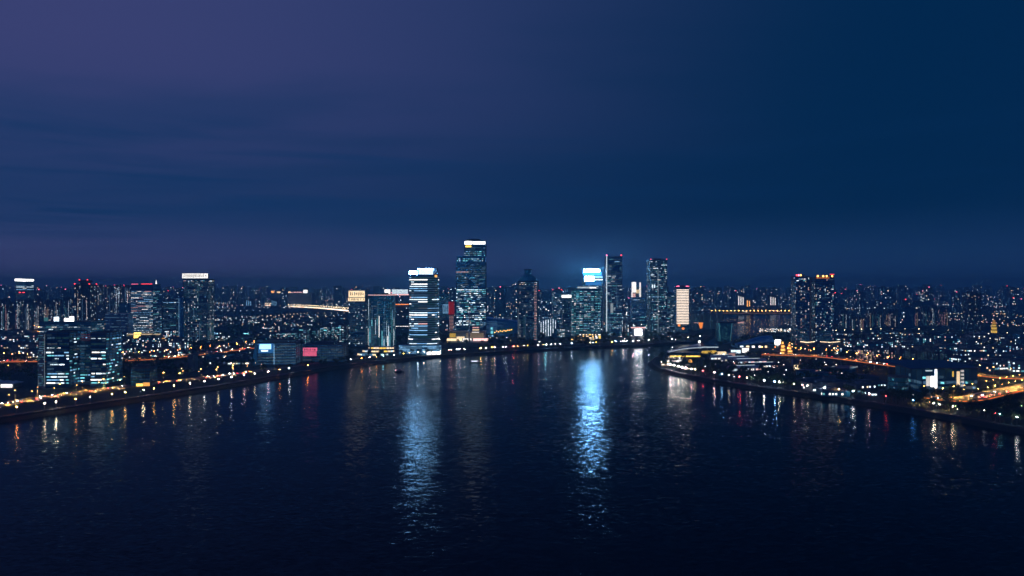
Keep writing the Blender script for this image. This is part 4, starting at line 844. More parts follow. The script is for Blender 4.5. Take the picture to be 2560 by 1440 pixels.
d1 = dist(905); o = empty('flat_pavilion', (at(1697, d1), d1, GZ)); tag(o, 'flat white glowing roof pavilion near the tip of the peninsula', 'pavilion'); FOOT.append((at(1697, d1), d1, 26))
b = MB(); b.box(-20, 12, -5, 7, 0, 4.2, 'glass_navy'); b.build('wall', o); b = MB(); b.hexa([(-22, -7, 4.2), (12, -7, 4.2), (12, 9, 4.2), (-18, 9, 4.2), (-22, -7, 5.0), (12, -7, 5.0), (12, 9, 7.0), (-18, 9, 7.0)], 'roof_white'); b.build('roof', o)
b = MB(); b.box(-19, 8, -5.5, -5.02, .5, 3.6, E('white', 2.6, True)); b.build('lit_front', o); b = MB(); b.hexa([(-20, -6.6, 5.06), (4, -6.6, 5.06), (4, 8, 6.9), (-16.5, 8, 6.9), (-20, -6.6, 5.2), (4, -6.6, 5.2), (4, 8, 7.05), (-16.5, 8, 7.05)], E('white', 1.6)); b.build('luminous_skylight', o); b = MB(); b.box(13, 26, -4, 3, 0, 3.4, E('amber', 1.8, True)); b.build('amber_kiosk', o)
d1 = dist(915); o = empty('ring_plaza', (at(1692, d1), d1, GZ)); tag(o, 'low ring-edged plaza lit with small white lamps at the peninsula tip', 'plaza'); 
b = MB(); b.prism(oval(46, 14, 24), 0, 1.0, 'paving'); b.build('platform', o)
for k, (x, y) in enumerate(oval(44, 12.5, 22)): b = MB(); b.sphere((x, y, 2.0), .55, E('white' if k % 3 else 'warm', 4), 5, 4); b.build('edge_lamp', o)
# flared teal tower
o = empty('flared_tower', (at(1813, 1480), 1490, GZ)); tag(o, 'teal glass tower flaring outward to an overhanging lid, on the peninsula', 'tower'); FOOT.append((at(1813, 1480), 1490, 20))
b = MB(); b.prism(rect(22, 20), 0, 40, 'glass_teal', None, 1.28); b.build('wall', o); b = MB(); b.hexa([(-15, -15, 40.02), (30, -15, 40.02), (30, 13, 40.02), (-15, 13, 40.02), (-15, -15, 42.5), (40, -15, 43.5), (40, 13, 43.5), (-15, 13, 42.5)], 'roof_blue'); b.build('lid', o)
b = MB()
for k in range(60):
    z = rng.uniform(3, 37); x = rng.uniform(-10, 10) * (1 + .28 * z / 40); y = -10 * (1 + .28 * z / 40) - .06; s = rng.uniform(.5, 1.6); b.box(x - s, x + s, y - .1, y, z, z + .5, E('teal', rng.choice((.12, .25, .4))))
b.build('facade_lights', o, 'stuff')
for x in (-11, 11): b = MB(); b.hexa([(x - .3, -10.3, 1), (x + .3, -10.3, 1), (x + .3, -9.9, 1), (x - .3, -9.9, 1), (x * 1.28 - .3, -13.1, 40), (x * 1.28 + .3, -13.1, 40), (x * 1.28 + .3, -12.7, 40), (x * 1.28 - .3, -12.7, 40)], E('teal', .5)); b.build('edge_light', o)
b = MB(); b.hexa([(24, -15.6, 40.2), (38, -15.6, 40.2), (38, -15.1, 40.2), (24, -15.1, 40.2), (27, -15.6, 42.2), (40, -15.6, 43.2), (40, -15.1, 43.2), (27, -15.1, 42.2)], E('rose', .8)); b.build('lid_sign', o)
# glass vault
o = empty('glass_vault', (at(1890, 1330), 1340, GZ)); tag(o, 'blue glass vault roofed hall with a bright white screen at its eastern end', 'hall'); FOOT.append((at(1890, 1330), 1340, 44))
b = MB(); nu = 14
for i in range(nu):
    for (y0, y1) in ((-22, -8), (-8, 8), (8, 22)):
        def vz(u, y): return 5 + (7 + 14 * u) * math.sin(math.pi * (.08 + .92 * u) * .62) * math.cos(y / 22 * 1.25)
        u0, u1 = i / nu, (i + 1) / nu; X0, X1 = -40 + 72 * u0, -40 + 72 * u1
        b.face([(X0, y0, vz(u0, y0)), (X1, y0, vz(u1, y0)), (X1, y1, vz(u1, y1)), (X0, y1, vz(u0, y1))], 'glass_blue')
b.build('vault_roof', o); b = MB(); b.box(-39, 32, -21.5, 21, 0, 6.5, 'glass_navy'); b.build('wall', o)
b = MB()
for k in range(16):
    u = k / 16; y0 = -22 + rng.uniform(0, 8); X = -40 + 72 * u; b.box(X, X + 4, y0 - .3, y0, vz(u, y0) + .2, vz(u, y0) + .55, E('sky', rng.choice((.2, .5))))
b.build('roof_lights', o, 'stuff'); b = MB(); b.box(33, 44, -22, -20, 6, 16, E('white', 6, True)); b.build('screen', o); b = MB(); b.box(36, 41, -19.9, -18, 0, 16, 'concrete'); b.build('screen_post', o)
fr = ((-39, -21.5), (1, 0), (0, -1), 71)
for a in (4, 16, 27, 40, 52): panel(o, fr, a, a + rng.uniform(4, 9), 1, 4.5, E(rng.choice(('white', 'cool', 'warm')), 2.2), .3, 'lit_window')
d1 = dist(888); o = empty('golden_pavilion', (at(1771, d1), d1, GZ)); tag(o, 'small golden glowing pavilion with a sloping roof west of the glass vault', 'pavilion'); FOOT.append((at(1771, d1), d1, 18))
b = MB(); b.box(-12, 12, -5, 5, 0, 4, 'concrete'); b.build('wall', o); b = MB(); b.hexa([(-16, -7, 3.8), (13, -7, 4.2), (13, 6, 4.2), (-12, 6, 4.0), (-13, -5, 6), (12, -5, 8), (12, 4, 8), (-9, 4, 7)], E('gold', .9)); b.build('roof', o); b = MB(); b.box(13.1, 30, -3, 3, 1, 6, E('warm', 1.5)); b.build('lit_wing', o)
for q, (xa, yb_, ww, hgt, m, lab) in enumerate(((1862, 868, 13, 9, ('white', 3), 'white lit screen kiosk west of the glass vault'), (1838, 870, 18, 7, ('cool', 2), 'wide white lit kiosk below the flared teal tower'), (1828, 880, 12, 8, ('rose', .5), 'rose outlined round kiosk below the flared teal tower'))):
    dd = dist(yb_ + 14); o = empty('kiosk', (at(xa, dd), dd, GZ)); tag(o, lab, 'kiosk'); b = MB(); b.box(-ww / 2, ww / 2, -3, 3, 0, hgt, 'concrete'); b.build('wall', o); b = MB(); b.box(-ww / 2 - .6, ww / 2 + .6, -3.6, 3.6, hgt, hgt + .7, 'roof_white'); b.build('roof', o); b = MB(); b.box(-ww / 2 + .6, ww / 2 - .6, -3.5, -3.02, 1, hgt - .5, E(*m, True)); b.build('lit_screen', o)
# tiered golden gate buildings
for i, (px, py, hgt) in enumerate(((1955, 886, 26), (1972, 888, 22))):
    dd = dist(py); o = empty('tiered_pavilion', (at(px, dd), dd, GZ)); tag(o, 'tiered golden pavilion by the peninsula road, %s of the pair' % ('taller', 'shorter')[i], 'pavilion'); FOOT.append((at(px, dd), dd, 9))
    for k in range(4):
        s = 6.5 - k * 1.1; z = k * hgt / 4.4; b = MB(); b.box(-s + 1, s - 1, -s + 1, s - 1, z, z + hgt / 5.2, 'red_wall'); b.build('storey', o)
        b = MB(); b.hexa([(-s - .8, -s - .8, z + hgt / 5.2), (s + .8, -s - .8, z + hgt / 5.2), (s + .8, s + .8, z + hgt / 5.2), (-s - .8, s + .8, z + hgt / 5.2), (-s + 1.5, -s + 1.5, z + hgt / 4.4 - .02), (s - 1.5, -s + 1.5, z + hgt / 4.4 - .02), (s - 1.5, s - 1.5, z + hgt / 4.4 - .02), (-s + 1.5, s - 1.5, z + hgt / 4.4 - .02)], 'gold_roof'); b.build('roof', o)
        b = MB(); b.box(-s + 1.6, s - 1.6, -s + .6, -s + .98, z + .6, z + hgt / 6, E('amber', 2.6, k == 1)); b.build('lit_front', o)
    b = MB(); b.tube((0, 0, hgt * .95), (0, 0, hgt * 1.15), .5, .1, 'gold_roof'); b.build('finial', o)
# big pagoda far east
dp = dist(845); o = empty('pagoda', (at(2485, dp), dp, GZ)); tag(o, 'golden floodlit pagoda of stacked tapering tiers with a spire', 'pagoda'); FOOT.append((at(2485, dp), dp, 16))
z = 0
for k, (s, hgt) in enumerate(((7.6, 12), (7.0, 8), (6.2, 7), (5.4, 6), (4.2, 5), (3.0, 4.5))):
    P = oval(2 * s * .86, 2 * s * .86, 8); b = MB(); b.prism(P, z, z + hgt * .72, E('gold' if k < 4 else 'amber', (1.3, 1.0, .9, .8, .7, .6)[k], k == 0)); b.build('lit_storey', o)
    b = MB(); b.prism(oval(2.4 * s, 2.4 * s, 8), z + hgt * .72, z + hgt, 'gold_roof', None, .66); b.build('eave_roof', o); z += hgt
b = MB(); b.tube((0, 0, z), (0, 0, z + 9), .9, .15, 'gold_roof', 8); b.build('spire', o); b = MB(); b.sphere((0, 0, z + 9.4), 1.0, E('rose', 4)); b.build('spire_lamp', o)
b = MB(); b.prism(oval(40, 30, 8), -.1, 1.4, 'paving'); b.build('base', o)
for i, (px, py) in enumerate(((2428, 842), (2540, 842))):
    dd = dist(py + 2); o = empty('temple_gate', (at(px, dd), dd, GZ)); tag(o, 'small lit temple gate %s the golden pagoda' % ('west of', 'east of')[i], 'gate'); b = MB(); b.box(-5, 5, -3, 3, 0, 5, 'red_wall'); b.build('wall', o); b = MB(); b.hexa([(-7, -5, 5), (7, -5, 5), (7, 5, 5), (-7, 5, 5), (-3, -.4, 9), (3, -.4, 9), (3, .4, 9), (-3, .4, 9)], 'gold_roof'); b.build('roof', o); b = MB(); b.box(-3.6, 3.6, -3.4, -3.02, .8, 4.4, E('amber', 3)); b.build('lit_front', o)

# apartment rows east
EAST = [(2098, 2118, 778, 1960), (2120, 2140, 786, 1900), (2142, 2158, 792, 1850), (2166, 2184, 776, 2000), (2186, 2204, 778, 1980), (2208, 2226, 774, 2050), (2228, 2248, 774, 2020), (2252, 2272, 772, 2080), (2274, 2294, 772, 2060), (2298, 2318, 768, 2120), (2320, 2342, 766, 2100), (2344, 2370, 770, 2080)]
words = ('first', 'second', 'third', 'fourth', 'fifth', 'sixth', 'seventh', 'eighth', 'ninth', 'tenth', 'eleventh', 'twelfth')
for i, (xa, xb, yt, dd) in enumerate(EAST):
    apart('apartment_slab', 'slim apartment slab with stairwell lights in the eastern row, %s east of the twin towers' % words[i], xa, xb, 830, yt, pal='rosehome' if i % 3 == 2 else 'home', p=.05, st=.75, d=dd, av=0, cols=((.25, .75), (.3, .6), (.2, .5, .85))[i % 3], dep=14)
o = tower('apartment_tower', 'broad dark apartment tower rising over the eastern low houses, west of the pagoda', 'apartment tower', 2406, 2452, 830, 732, 26, 0, 'concrete', d=1900, fh=3.2, win=[dict(style='dots', p=.07, pal='home')], mull=5)
for i, (xa, xb, yt) in enumerate(((2142, 2160, 873), (2162, 2180, 874), (2182, 2206, 873), (2210, 2234, 874))):
    apart('apartment_block', 'purple-grey apartment block with rose lit windows behind the peninsula road, %s from the west' % words[i], xa, xb, 910, yt, pal='rosehome', p=.32, st=.5, av=0, dep=14, cols=(.5,))
for i, (xa, xb, yt) in enumerate(((2238, 2262, 874), (2264, 2290, 876), (2292, 2318, 878), (2320, 2346, 880), (2348, 2382, 882))):
    apart('apartment_block', 'dark apartment block with dim blue stairwells above the terminal roof, %s from the west' % words[i], xa, xb, 914, yt, pal='dim', p=.5, st=.9, av=0, dep=14, cols=(.2, .6))
# long terminal
e, w, dep, hh, frs, d = tower('terminal_building', 'long low terminal with a sloping dark roof and tall white lit glass bays', 'terminal', 2232, 2444, 980, 922, 46, 5, 'glass_navy', fh=6, win=[dict(style='bands', p=.12, lo=2, hi=5, pal='tealoffice')], plant=False, bands=False, mull=9, parapet=0)
b = MB(); b.hexa([(-w / 2 - 16, -dep / 2 - 3, hh + .02), (w / 2 + 2, -dep / 2 - 3, hh - 1.0 + 1.02), (w / 2 + 2, dep / 2 + 5, hh + 2), (-w / 2 - 16, dep / 2 + 5, hh + 4), (-w / 2 - 16, -dep / 2 - 3, hh + 1.2), (w / 2 + 2, -dep / 2 - 3, hh + 1.2), (w / 2 + 2, dep / 2 + 5, hh + 4), (-w / 2 - 16, dep / 2 + 5, hh + 6)], 'roof_blue'); b.build('roof', e)
for a, c, z0, z1, m in ((.07, .15, 7, 18, ('white', .7)), (.155, .225, 6, 18, ('white', 3.2)), (.23, .265, 4, 26, ('white', 4.0)), (.625, .68, 6, hh - 3, ('warm', 1.0)), (.545, .57, 17, 23, ('gold', .8)), (.06, .18, hh - 2.5, hh - 1.2, ('cool', .7))): panel(e, frs[0], w * a, w * c, z0, z1, E(*m, m[1] > 2), .4, 'lit_glass_bay')
for a in (.70, .73): 
    for k in range(5): panel(e, frs[0], w * a, w * a + 1.6, 6 + k * 4, 8.4 + k * 4, E('white', .6), .3, 'lit_window')
e2 = tower('drum_hall', 'dark teal drum shaped hall at the western end of the long terminal', 'hall', 2222, 2268, 992, 945, 36, 0, 'glass_teal', 'oval', fh=5, win=[dict(style='bands', p=.12, pal='dim')], plant=False, n=20)
# screen house and oval roofs
e, w, dep, hh, frs, d = tower('screen_house', 'small blue roofed house with a cream glowing front on the peninsula', 'house', 1975, 2001, 927, 902, 12, -8, 'concrete', win=[], bands=False, plant=False, roofmat='roof_blue')
panel(e, frs[0], 1, w - 1, 1, hh - 6, E('warm', 2.2, True), .3, 'lit_front'); panel(e, frs[1], .5, 3, 2, hh - 1, E('amber', 1.2), .3, 'lit_side'); b = MB(); b.slab(frs[0], 0, w, hh - 5.6, hh - 5.0, .0, .8, 'roof_white'); b.build('eave', e)
for i, (px, py, ww, dp_, c, lab) in enumerate(((2016, 938, 30, 16, ('rose', .5), 'dark oval roofed hall with a rose lit edge beside the cream fronted house'), (2052, 944, 26, 14, ('orange', .5), 'dark oval roofed hall with an orange lit edge, middle of the oval halls'), (2090, 932, 48, 22, ('sky', .25), 'wide dark oval roofed hall with a faint blue edge'), (2112, 928, 34, 18, ('cool', .8), 'oval roofed hall with a bright white rim, easternmost of the oval halls'))):
    dd = dist(py); o = empty('oval_hall', (at(px, dd), dd, GZ)); tag(o, lab, 'hall'); FOOT.append((at(px, dd), dd, ww * .5)); b = MB(); b.prism(oval(ww * .9, dp_ * .9, 24), 0, 6, 'glass_navy'); b.build('wall', o); b = MB(); b.prism(oval(ww, dp_, 24), 6, 7.2, 'roof_blue', None, .97); b.build('roof', o); b = MB()
    for f in frames(oval(ww * 1.005, dp_ * 1.005, 24))[(2 if i != 3 else 0):(9 if i != 3 else 20)]: b.slab(f, 0, f[3], 6.2, 6.9, 0, .25, E(*c))
    b.build('rim_light', o)
for i, (px, py, ww, lab) in enumerate(((1838, 902, 44, 'long curved white roofed market hall, western of the curved roofs inland of the peninsula trees'), (1868, 908, 60, 'long curved white roofed market hall, widest of the curved roofs'), (1800, 898, 40, 'short pale curved roofed market hall near the shell hall'), (1905, 918, 50, 'dark curved roofed market hall nearest the oval halls'), (1860, 926, 46, 'curved market hall with a bright white ridge closest to the peninsula shore trees'))):
    dd = dist(py); o = empty('market_hall', (at(px, dd), dd, GZ), R(12)); tag(o, lab, 'hall'); FOOT.append((at(px, dd), dd, ww * .45))
    b = MB(); P = []
    for k in range(9): t = k / 8; P.append((-7 + 14 * t, 4 + 3.2 * math.sin(math.pi * t)))
    P = [(-7, 0)] + P + [(7, 0)]; n = len(P); b.v += [(-ww / 2, y, zz) for y, zz in P] + [(ww / 2, y, zz) for y, zz in P]; kk = b.mi('roof_white' if i != 3 else 'roof_blue')
    b.f.append(tuple(range(n))); b.m.append(kk); b.f.append(tuple(reversed(range(n, 2 * n)))); b.m.append(kk)
    for q in range(n - 1): b.f.append((q, q + n, q + n + 1, q + 1)); b.m.append(kk)
    b.build('vaulted_roof', o)
    b = MB(); x = -ww / 2 + 1
    while x < ww / 2 - 4: L = rng.uniform(2, 9); b.box(x, min(x + L, ww / 2), -7.5, -7.02, 1, 3, E(rng.choice(('white', 'cool', 'rose')), 2.0)); x += L + rng.uniform(1, 4)
    b.build('lit_windows', o, 'stuff'); b = MB(); b.box(-ww * .3, ww * .35, -1.2, .2, 7.28, 7.6, E('cool', 1.0)); b.build('ridge_light', o)
o = empty('night_market', (at(1935, 1790), 1790, GZ)); tag(o, 'open hall crowded with warm white lamps behind the glass vault, west of the twin towers', 'hall'); FOOT.append((at(1935, 1790), 1790, 40))
b = MB(); b.box(-42, 42, -8, 12, 7, 8, 'roof_blue'); b.build('roof', o)
for q in range(8): b = MB(); b.tube((-40 + q * 11.4, -7, 0), (-40 + q * 11.4, -7, 7), .4, .4, 'concrete'); b.build('column', o)
b = MB()
for q in range(110): b.sphere((rng.uniform(-42, 42), rng.uniform(-16, -8.5), rng.uniform(1.5, 10)), rng.uniform(.4, .8), E(rng.choice(('warm', 'white', 'cream', 'cool')), 6), 5, 4)
b.build('lamp_cluster', o, 'stuff')
for px, py, c, st_, lab in ((617, 840, 'teal', 9, 'small kiosk glowing brilliant teal in the quarter behind the blue sign block'), (540, 838, 'sky', 5, 'small hall with a pale blue lit front beside the white sign crown tower'), (862, 822, 'sky', 5, 'small roof hall with a blue sign beside the cream sign tower'), (45, 838, 'orange', 6, 'orange lit booth on the western side street'), (2265, 842, 'rose', 6, 'rose lit booth along the eastern back road'), (15, 812, 'orange', 6, 'orange lit booth at the top of the western side street')):
    dd = dist(py); o = empty('kiosk', (at(px, dd), dd, GZ)); tag(o, lab, 'kiosk'); FOOT.append((at(px, dd), dd, 9)); b = MB(); b.box(-8, 8, -4, 4, 0, 7, 'concrete'); b.build('wall', o); b = MB(); b.box(-8.6, 8.6, -4.6, 4.6, 7, 7.7, 'roof_dark'); b.build('roof', o); b = MB(); b.box(-6, 6, -4.5, -4.02, 1.2, 6.4, E(c, st_, True)); b.build('lit_front', o)
# bridge
yb = 2750.0; o = empty('road_bridge', (at(1875, yb), yb, 0)); tag(o, 'long road bridge across the channel, hung with a row of amber lamps', 'bridge')
xa, xb = at(1772, yb) - at(1875, yb), at(1990, yb) - at(1875, yb)
b = MB(); b.box(xa - 60, xb + 60, -11, 11, 17.5, 20, 'concrete'); b.build('deck', o)
for t in range(7): b = MB(); x = xa + (xb - xa) * t / 6; b.box(x - 1.2, x + 1.2, -6, 6, -3, 17.5, 'spandrel'); b.build('pier', o)
for s in (-11, 10.7): b = MB(); b.box(xa - 60, xb + 60, s, s + .3, 20, 21.2, 'concrete_pale'); b.build('railing', o)
b = MB(); b.box(xa, xb, -11.3, -11.02, 18, 18.5, E('amber', .8)); b.build('deck_light_line', o)
BRIDGE = [(at(1778 + k * 9.6, yb), yb - 9) for k in range(21)]
#@@CITY

# ------------------------------------------------------------------ ordinary city: low blocks, far towers, the skyline mass
def clear_of(x, y, r): return all(math.hypot(x - a, y - c) > r + q for a, c, q in FOOT) and not near_road(x, y, r)
def low_block(x, y, w, dp, h, rot, label, group, pal='home', p=.10, roof='roof_dark'):
    wm = rng.choice(('concrete', 'concrete', 'concrete_pale', 'glass_navy'))
    o = empty('low_block', (x, y, GZ), rot); tag(o, '%s %s %s' % ('tall' if h > 17 else 'wide' if w > 30 else 'small', {'concrete': 'grey', 'concrete_pale': 'pale', 'glass_navy': 'glassy'}[wm], label), 'low building', group); P = rect(w, dp)
    b = MB(); b.prism(P, 0, h, wm, roof); b.build('wall', o)
    b = MB()
    for f in frames(P): b.slab(f, .02, f[3] - .02, h - .2, h + .9, -.35, .06, 'concrete')
    b.build('parapet', o); b = MB(); b.box(-w * .2, w * .1, -dp * .2, dp * .2, h, h + 2.6, 'concrete'); b.build('plant_room', o)
    fr = frames(P); sm = MB(); windows(o, [fr[0], fr[1], fr[3]], 1, h, math.hypot(x, y), 'dots', pal, 3.2, p, sm, 3.2, wh=1.8)
    if rng.random() < .45: windows(o, [fr[0]], 0, min(h, 4.5), 9e9, 'bands', 'home', 4, .7, sm, lo=2, hi=6)
    sm.build('lit_windows', o, 'stuff'); FOOT.append((x, y, max(w, dp) * .55))
ZONES = [((0, 460), (845, 898), 48, (7, 20), 'low block among western district trees', 'low blocks of the western district'),
         ((480, 870), (792, 880), 66, (5, 15), 'low building in the quarter behind the sign blocks', 'low buildings north of the sign blocks'),
         ((505, 640), (885, 915), 8, (6, 12), 'shed between inland avenue and riverside road', 'sheds near the riverside road'),
         ((1000, 1700), (812, 842), 56, (14, 40), 'block standing between the central towers', 'blocks between the central towers'),
         ((2100, 2600), (846, 892), 76, (8, 22), 'low block in the eastern pagoda quarter', 'low blocks of the eastern quarter'),
         ((2390, 2600), (890, 930), 22, (8, 16), 'low block above the eastern highway', 'low blocks above the highway'),
         ((2010, 2200), (950, 990), 9, (5, 9), 'house among the peninsula trees', 'small houses on the peninsula')]
for (xa, xb), (ya, yb_), cnt, (h0, h1), lab, grp in ZONES:
    tries = 0; made = 0
    while made < cnt and tries < cnt * 30:
        tries += 1; px, py = rng.uniform(xa, xb), rng.uniform(ya, yb_); x, y = G(px, py); w, dp = rng.uniform(16, 42), rng.uniform(12, 22)
        if not on_land(x, y) or not clear_of(x, y, max(w, dp) * .5) or near_road(x, y + 35, 20): continue
        low_block(x, y, w, dp, rng.uniform(h0, h1), R(rng.uniform(-18, 18)), '%s, %s' % (lab, ('its western end', 'its western middle', 'its eastern middle', 'its eastern end')[min(3, int(4 * (px - xa) / (xb - xa)))]), grp, p=rng.choice((.10, .2, .34))); made += 1

def far_tower_parts(mb, lm, x, y, w, dp, h, k=1.0, rot=0.0, body='concrete', p=.06):
    c, s = math.cos(rot), math.sin(rot); P = [(x + px * c - py * s, y + px * s + py * c) for px, py in rect(w, dp)]
    b0 = len(mb.v); mb.prism(P, GZ, GZ + h, body, 'roof_dark')
    fr = frames(P); cell = 4.2; d = math.hypot(x, y)
    for f in (fr[0], fr[1] if x < 0 else fr[3]):
        n = int(f[3] / cell)
        for i in range(n):
            cp = p * rng.choice((0.1, .3, .8, 2.6))
            for q in range(int(h / 3.4)):
                if rng.random() < cp:
                    a = i * cell + .8; z = GZ + q * 3.4 + .8; (ox, oy), u, nn = f[:3]
                    lm.slab(f, a, a + 1.7 * k, z, z + 1.5 * k, 0, .15, pick('far'))
BINS = ((110, 'beyond the western photo edge towers'), (190, 'behind the glowing slab crown tower'), (330, 'behind the pale slabs and red edged tower'), (460, 'behind the ribbed white office'), (560, 'beside the white sign crown tower'), (880, 'beyond the far highway'), (1025, 'behind the rounded teal tower'), (1140, 'between the banded tower and the tallest tower'), (1300, 'between the tallest tower and the domed tower'), (1430, 'between the domed tower and the curved teal block'), (1570, 'behind the blue crowned tower'), (1690, 'around the dark square tower'), (1780, 'east of the cream louvred block'), (1985, 'above the amber bridge lamps'), (2100, 'behind the twin residential towers'), (2250, 'above the eastern apartment row, western half'), (2400, 'above the eastern apartment row, eastern half'), (2480, 'above the golden pagoda'), (9999, 'at the eastern photo edge'))
def where(px): return next(t for q, t in BINS if px < q)
made = 0; tries = 0; used = []
while made < 265 and tries < 9000:
    tries += 1; px = rng.uniform(-120, 2680); d = 1950 + 2500 * rng.random() ** .8
    if 520 < px < 885 and d < 3900: continue
    if 1770 < px < 1990 and d < 3350: continue
    x = (px - 1280) / F * d; w, dp = rng.uniform(22, 46), rng.uniform(14, 20)
    if not on_land(x, d) or near_road(x, d, 30) or not all(math.hypot(x - a, d - c) > 34 for a, c in used) or not clear_of(x, d, 22): continue
    h = rng.choice((rng.uniform(45, 80), rng.uniform(80, 112), rng.uniform(95, 122)))
    if d < 2600 and not (1000 < px < 1760): h = min(h, rng.uniform(50, 95))
    used.append((x, d)); made += 1
    wh_ = where(px); lab = 'distant hazy %s %s' % ('low apartment block' if h < 70 else 'apartment tower' if h < 100 else 'tall apartment tower', wh_); grp = 'distant towers ' + wh_
    o = empty('distant_tower', (x, d, GZ)); tag(o, lab, 'apartment tower', grp)
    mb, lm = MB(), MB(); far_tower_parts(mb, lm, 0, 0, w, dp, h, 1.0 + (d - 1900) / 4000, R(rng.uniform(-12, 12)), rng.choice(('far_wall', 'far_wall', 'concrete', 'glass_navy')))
    for m in (mb, lm): m.v = [(a, c, z - GZ) for a, c, z in m.v]
    mb.box(-w * .22, w * .15, -dp * .25, dp * .25, h, h + 4, 'concrete')
    mb.build('wall', o); lm.build('lit_windows', o, 'stuff')
    if rng.random() < .3: b = MB(); s = .8 + d / 3500; b.box(-s, s, -dp / 2, -dp / 2 + s, h + .02, h + 1.6 * s, E('pink' if rng.random() < .6 else 'red', 7)); b.build('aviation_light', o)
mb, lm = MB(), MB()
for _ in range(1500):
    px = rng.uniform(-250, 2810); d = 4300 + 6500 * rng.random(); x = (px - 1280) / F * d
    if not on_land(x, d) or near_road(x, d, 40): continue
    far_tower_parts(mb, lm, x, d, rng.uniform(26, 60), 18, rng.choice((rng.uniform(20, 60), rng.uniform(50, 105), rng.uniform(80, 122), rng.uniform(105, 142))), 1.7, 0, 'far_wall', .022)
    if rng.random() < .22: s = 2.2; z = mb.v[-1][2]; lm.box(x - s, x + s, d - 10, d - 9, z, z + 3, E(rng.choice(('pink', 'red', 'amber', 'white')), 8))
r6 = random.Random(11)
for _ in range(560):
    px = r6.uniform(-100, 2660); d = 1900 + 8600 * r6.random() ** 1.1; x = (px - 1280) / F * d; a = r6.choice((0, 0, .25, -.2, 1.4)); c = r6.choice(('warm', 'warm', 'rose', 'white', 'cool', 'amber', 'sky'))
    for q in range(r6.randint(4, 16)):
        X, Y = x + math.cos(a) * q * 30, d + math.sin(a) * q * 30; w_ = .45 * Y / 1500
        if on_land(X, Y) and (Y > 2300 or clear_of(X, Y, 3)): lm.box(X - w_, X + w_, Y - w_, Y + w_, GZ + 9, GZ + 9 + w_ * 1.4, E(c, 5.5)); lm.tube((X, Y, GZ), (X, Y, GZ + 9), .2, .15, 'pole', 3)
o = mb.build('distant_city'); tag(o, 'mass of far apartment towers merging into the horizon haze', 'city', kind='stuff')
o = lm.build('distant_city_lights'); tag(o, 'countless tiny windows and lamps lit along the far skyline', 'lights', kind='stuff')
# far floodlit hall above the highway
o = empty('far_hall', (at(735, 4300), 4300, GZ)); tag(o, 'far hall with warm floodlit roof line above the bright highway', 'hall')
b = MB(); b.box(-130, 120, -20, 30, 0, 84, 'concrete'); b.build('wall', o)
for xa, xb, z0, z1, m in ((-100, -15, 86, 94, ('warm', 3)), (-15, 60, 88, 91, ('rose', 3)), (66, 90, 85, 104, ('white', 4)), (-135, -118, 86, 98, ('amber', 3))): b = MB(); b.box(xa, xb, -24, -20.1, z0, z1, E(*m)); b.build('floodlit_parapet', o)
b = MB(); b.box(-130, 120, -20, 30, 84, 85.5, 'roof_white'); b.build('roof', o)
for i, (px, dd, hh, m, lab) in enumerate(((625, 3600, 52, ('sky', 1.2), 'far block with a pale blue glowing face, west of the floodlit hall'), (688, 3650, 50, ('sky', 1.0), 'far block with a round pale blue glowing face under the floodlit hall'), (1932, 3300, 74, ('white', 2), 'far tower with two white light bars above the amber bridge lamps'), (1852, 3250, 78, ('white', 2.5), 'far tower with a tall white light bar, west along the bridge skyline'), (1868, 3300, 60, ('amber', 3), 'far block with amber floors beside the tall white light bar'))):
    o = empty('lit_far_block', (at(px, dd), dd, GZ)); tag(o, lab, 'office block'); b = MB(); b.box(-20, 20, -10, 14, 0, hh + 6, 'concrete'); b.build('wall', o)
    for q in range(3): b = MB(); b.box(-15 + q * 10.4, -11.5 + q * 10.4, -10.6, -10.02, hh * .45, hh - q * 3, E(*m)); b.build('light_bar', o)

# ------------------------------------------------------------------ lamps
def lamp_proto(c, s, h, r, name, down, arm=1.8):
    o = empty(name, (0, 0, -500)); b = MB(); b.tube((0, 0, 0), (0, 0, h), .16, .09, 'pole'); b.build('pole', o)
    if down:
        b = MB(); b.tube((0, 0, h - .3), (arm, 0, h + .2), .09, .07, 'pole'); b.build('arm', o)
        b = MB(); ring = [(arm + .5 + .6 * math.cos(t * math.pi / 4), .6 * math.sin(t * math.pi / 4)) for t in range(8)]
        for t in range(8): (xa, ya), (xb, yb_) = ring[t], ring[(t + 1) % 8]; b.face([(xa, ya, h - .75), (xb, yb_, h - .75), (xb, yb_, h + .1), (xa, ya, h + .1)], 'pole')
        b.face([(x, y, h + .1) for x, y in ring], 'pole'); hood_o = b.build('hood', o)
        b = MB(); b.face([(arm + .5 + .5 * (x - arm - .5) / .6, .5 * y / .6, h) for x, y in reversed(ring)], E(c, down, True)); b.build('lens', hood_o)
    else: arm = 0; h = h + r * .6
    b = MB(); b.sphere((0, 0, h + .25) if down else (0, 0, h + .1), r, E(c, s, True), 6, 4, .7); b.build('lamp_globe', o); reg(o); return o
PROTO = {}
def lamp(x, y, z, c, s, h, r, label, group, rot=0.0, name='street_lamp', down=0):
    k = (c, s, h, r, name, down)
    if k not in PROTO: PROTO[k] = o = lamp_proto(*k)
    else: o = copy_tree(PROTO[k])
    o.location = (x, y, z); o.rotation_euler = (0, 0, rot); tag(o, label, 'street lamp', group); return o
def along(pts, step, t, c, s, h, r, label, group, y0=0, y1=9e9, both=True, z=GZ + .15, down=8000):
    for sgn in ((1, -1) if both else (1,)):
        for x, y, a in lerp_path(offset(pts, t * sgn), step):
            if y0 < y < y1 and abs(x / y) < .80: (rng.random() < .9) and lamp(x, y, z, c, round(s * rng.choice((.35, .7, 1.2))), h, r * rng.choice((.4, .6, .75)), label, group, a - math.pi / 2 * sgn, down=down)
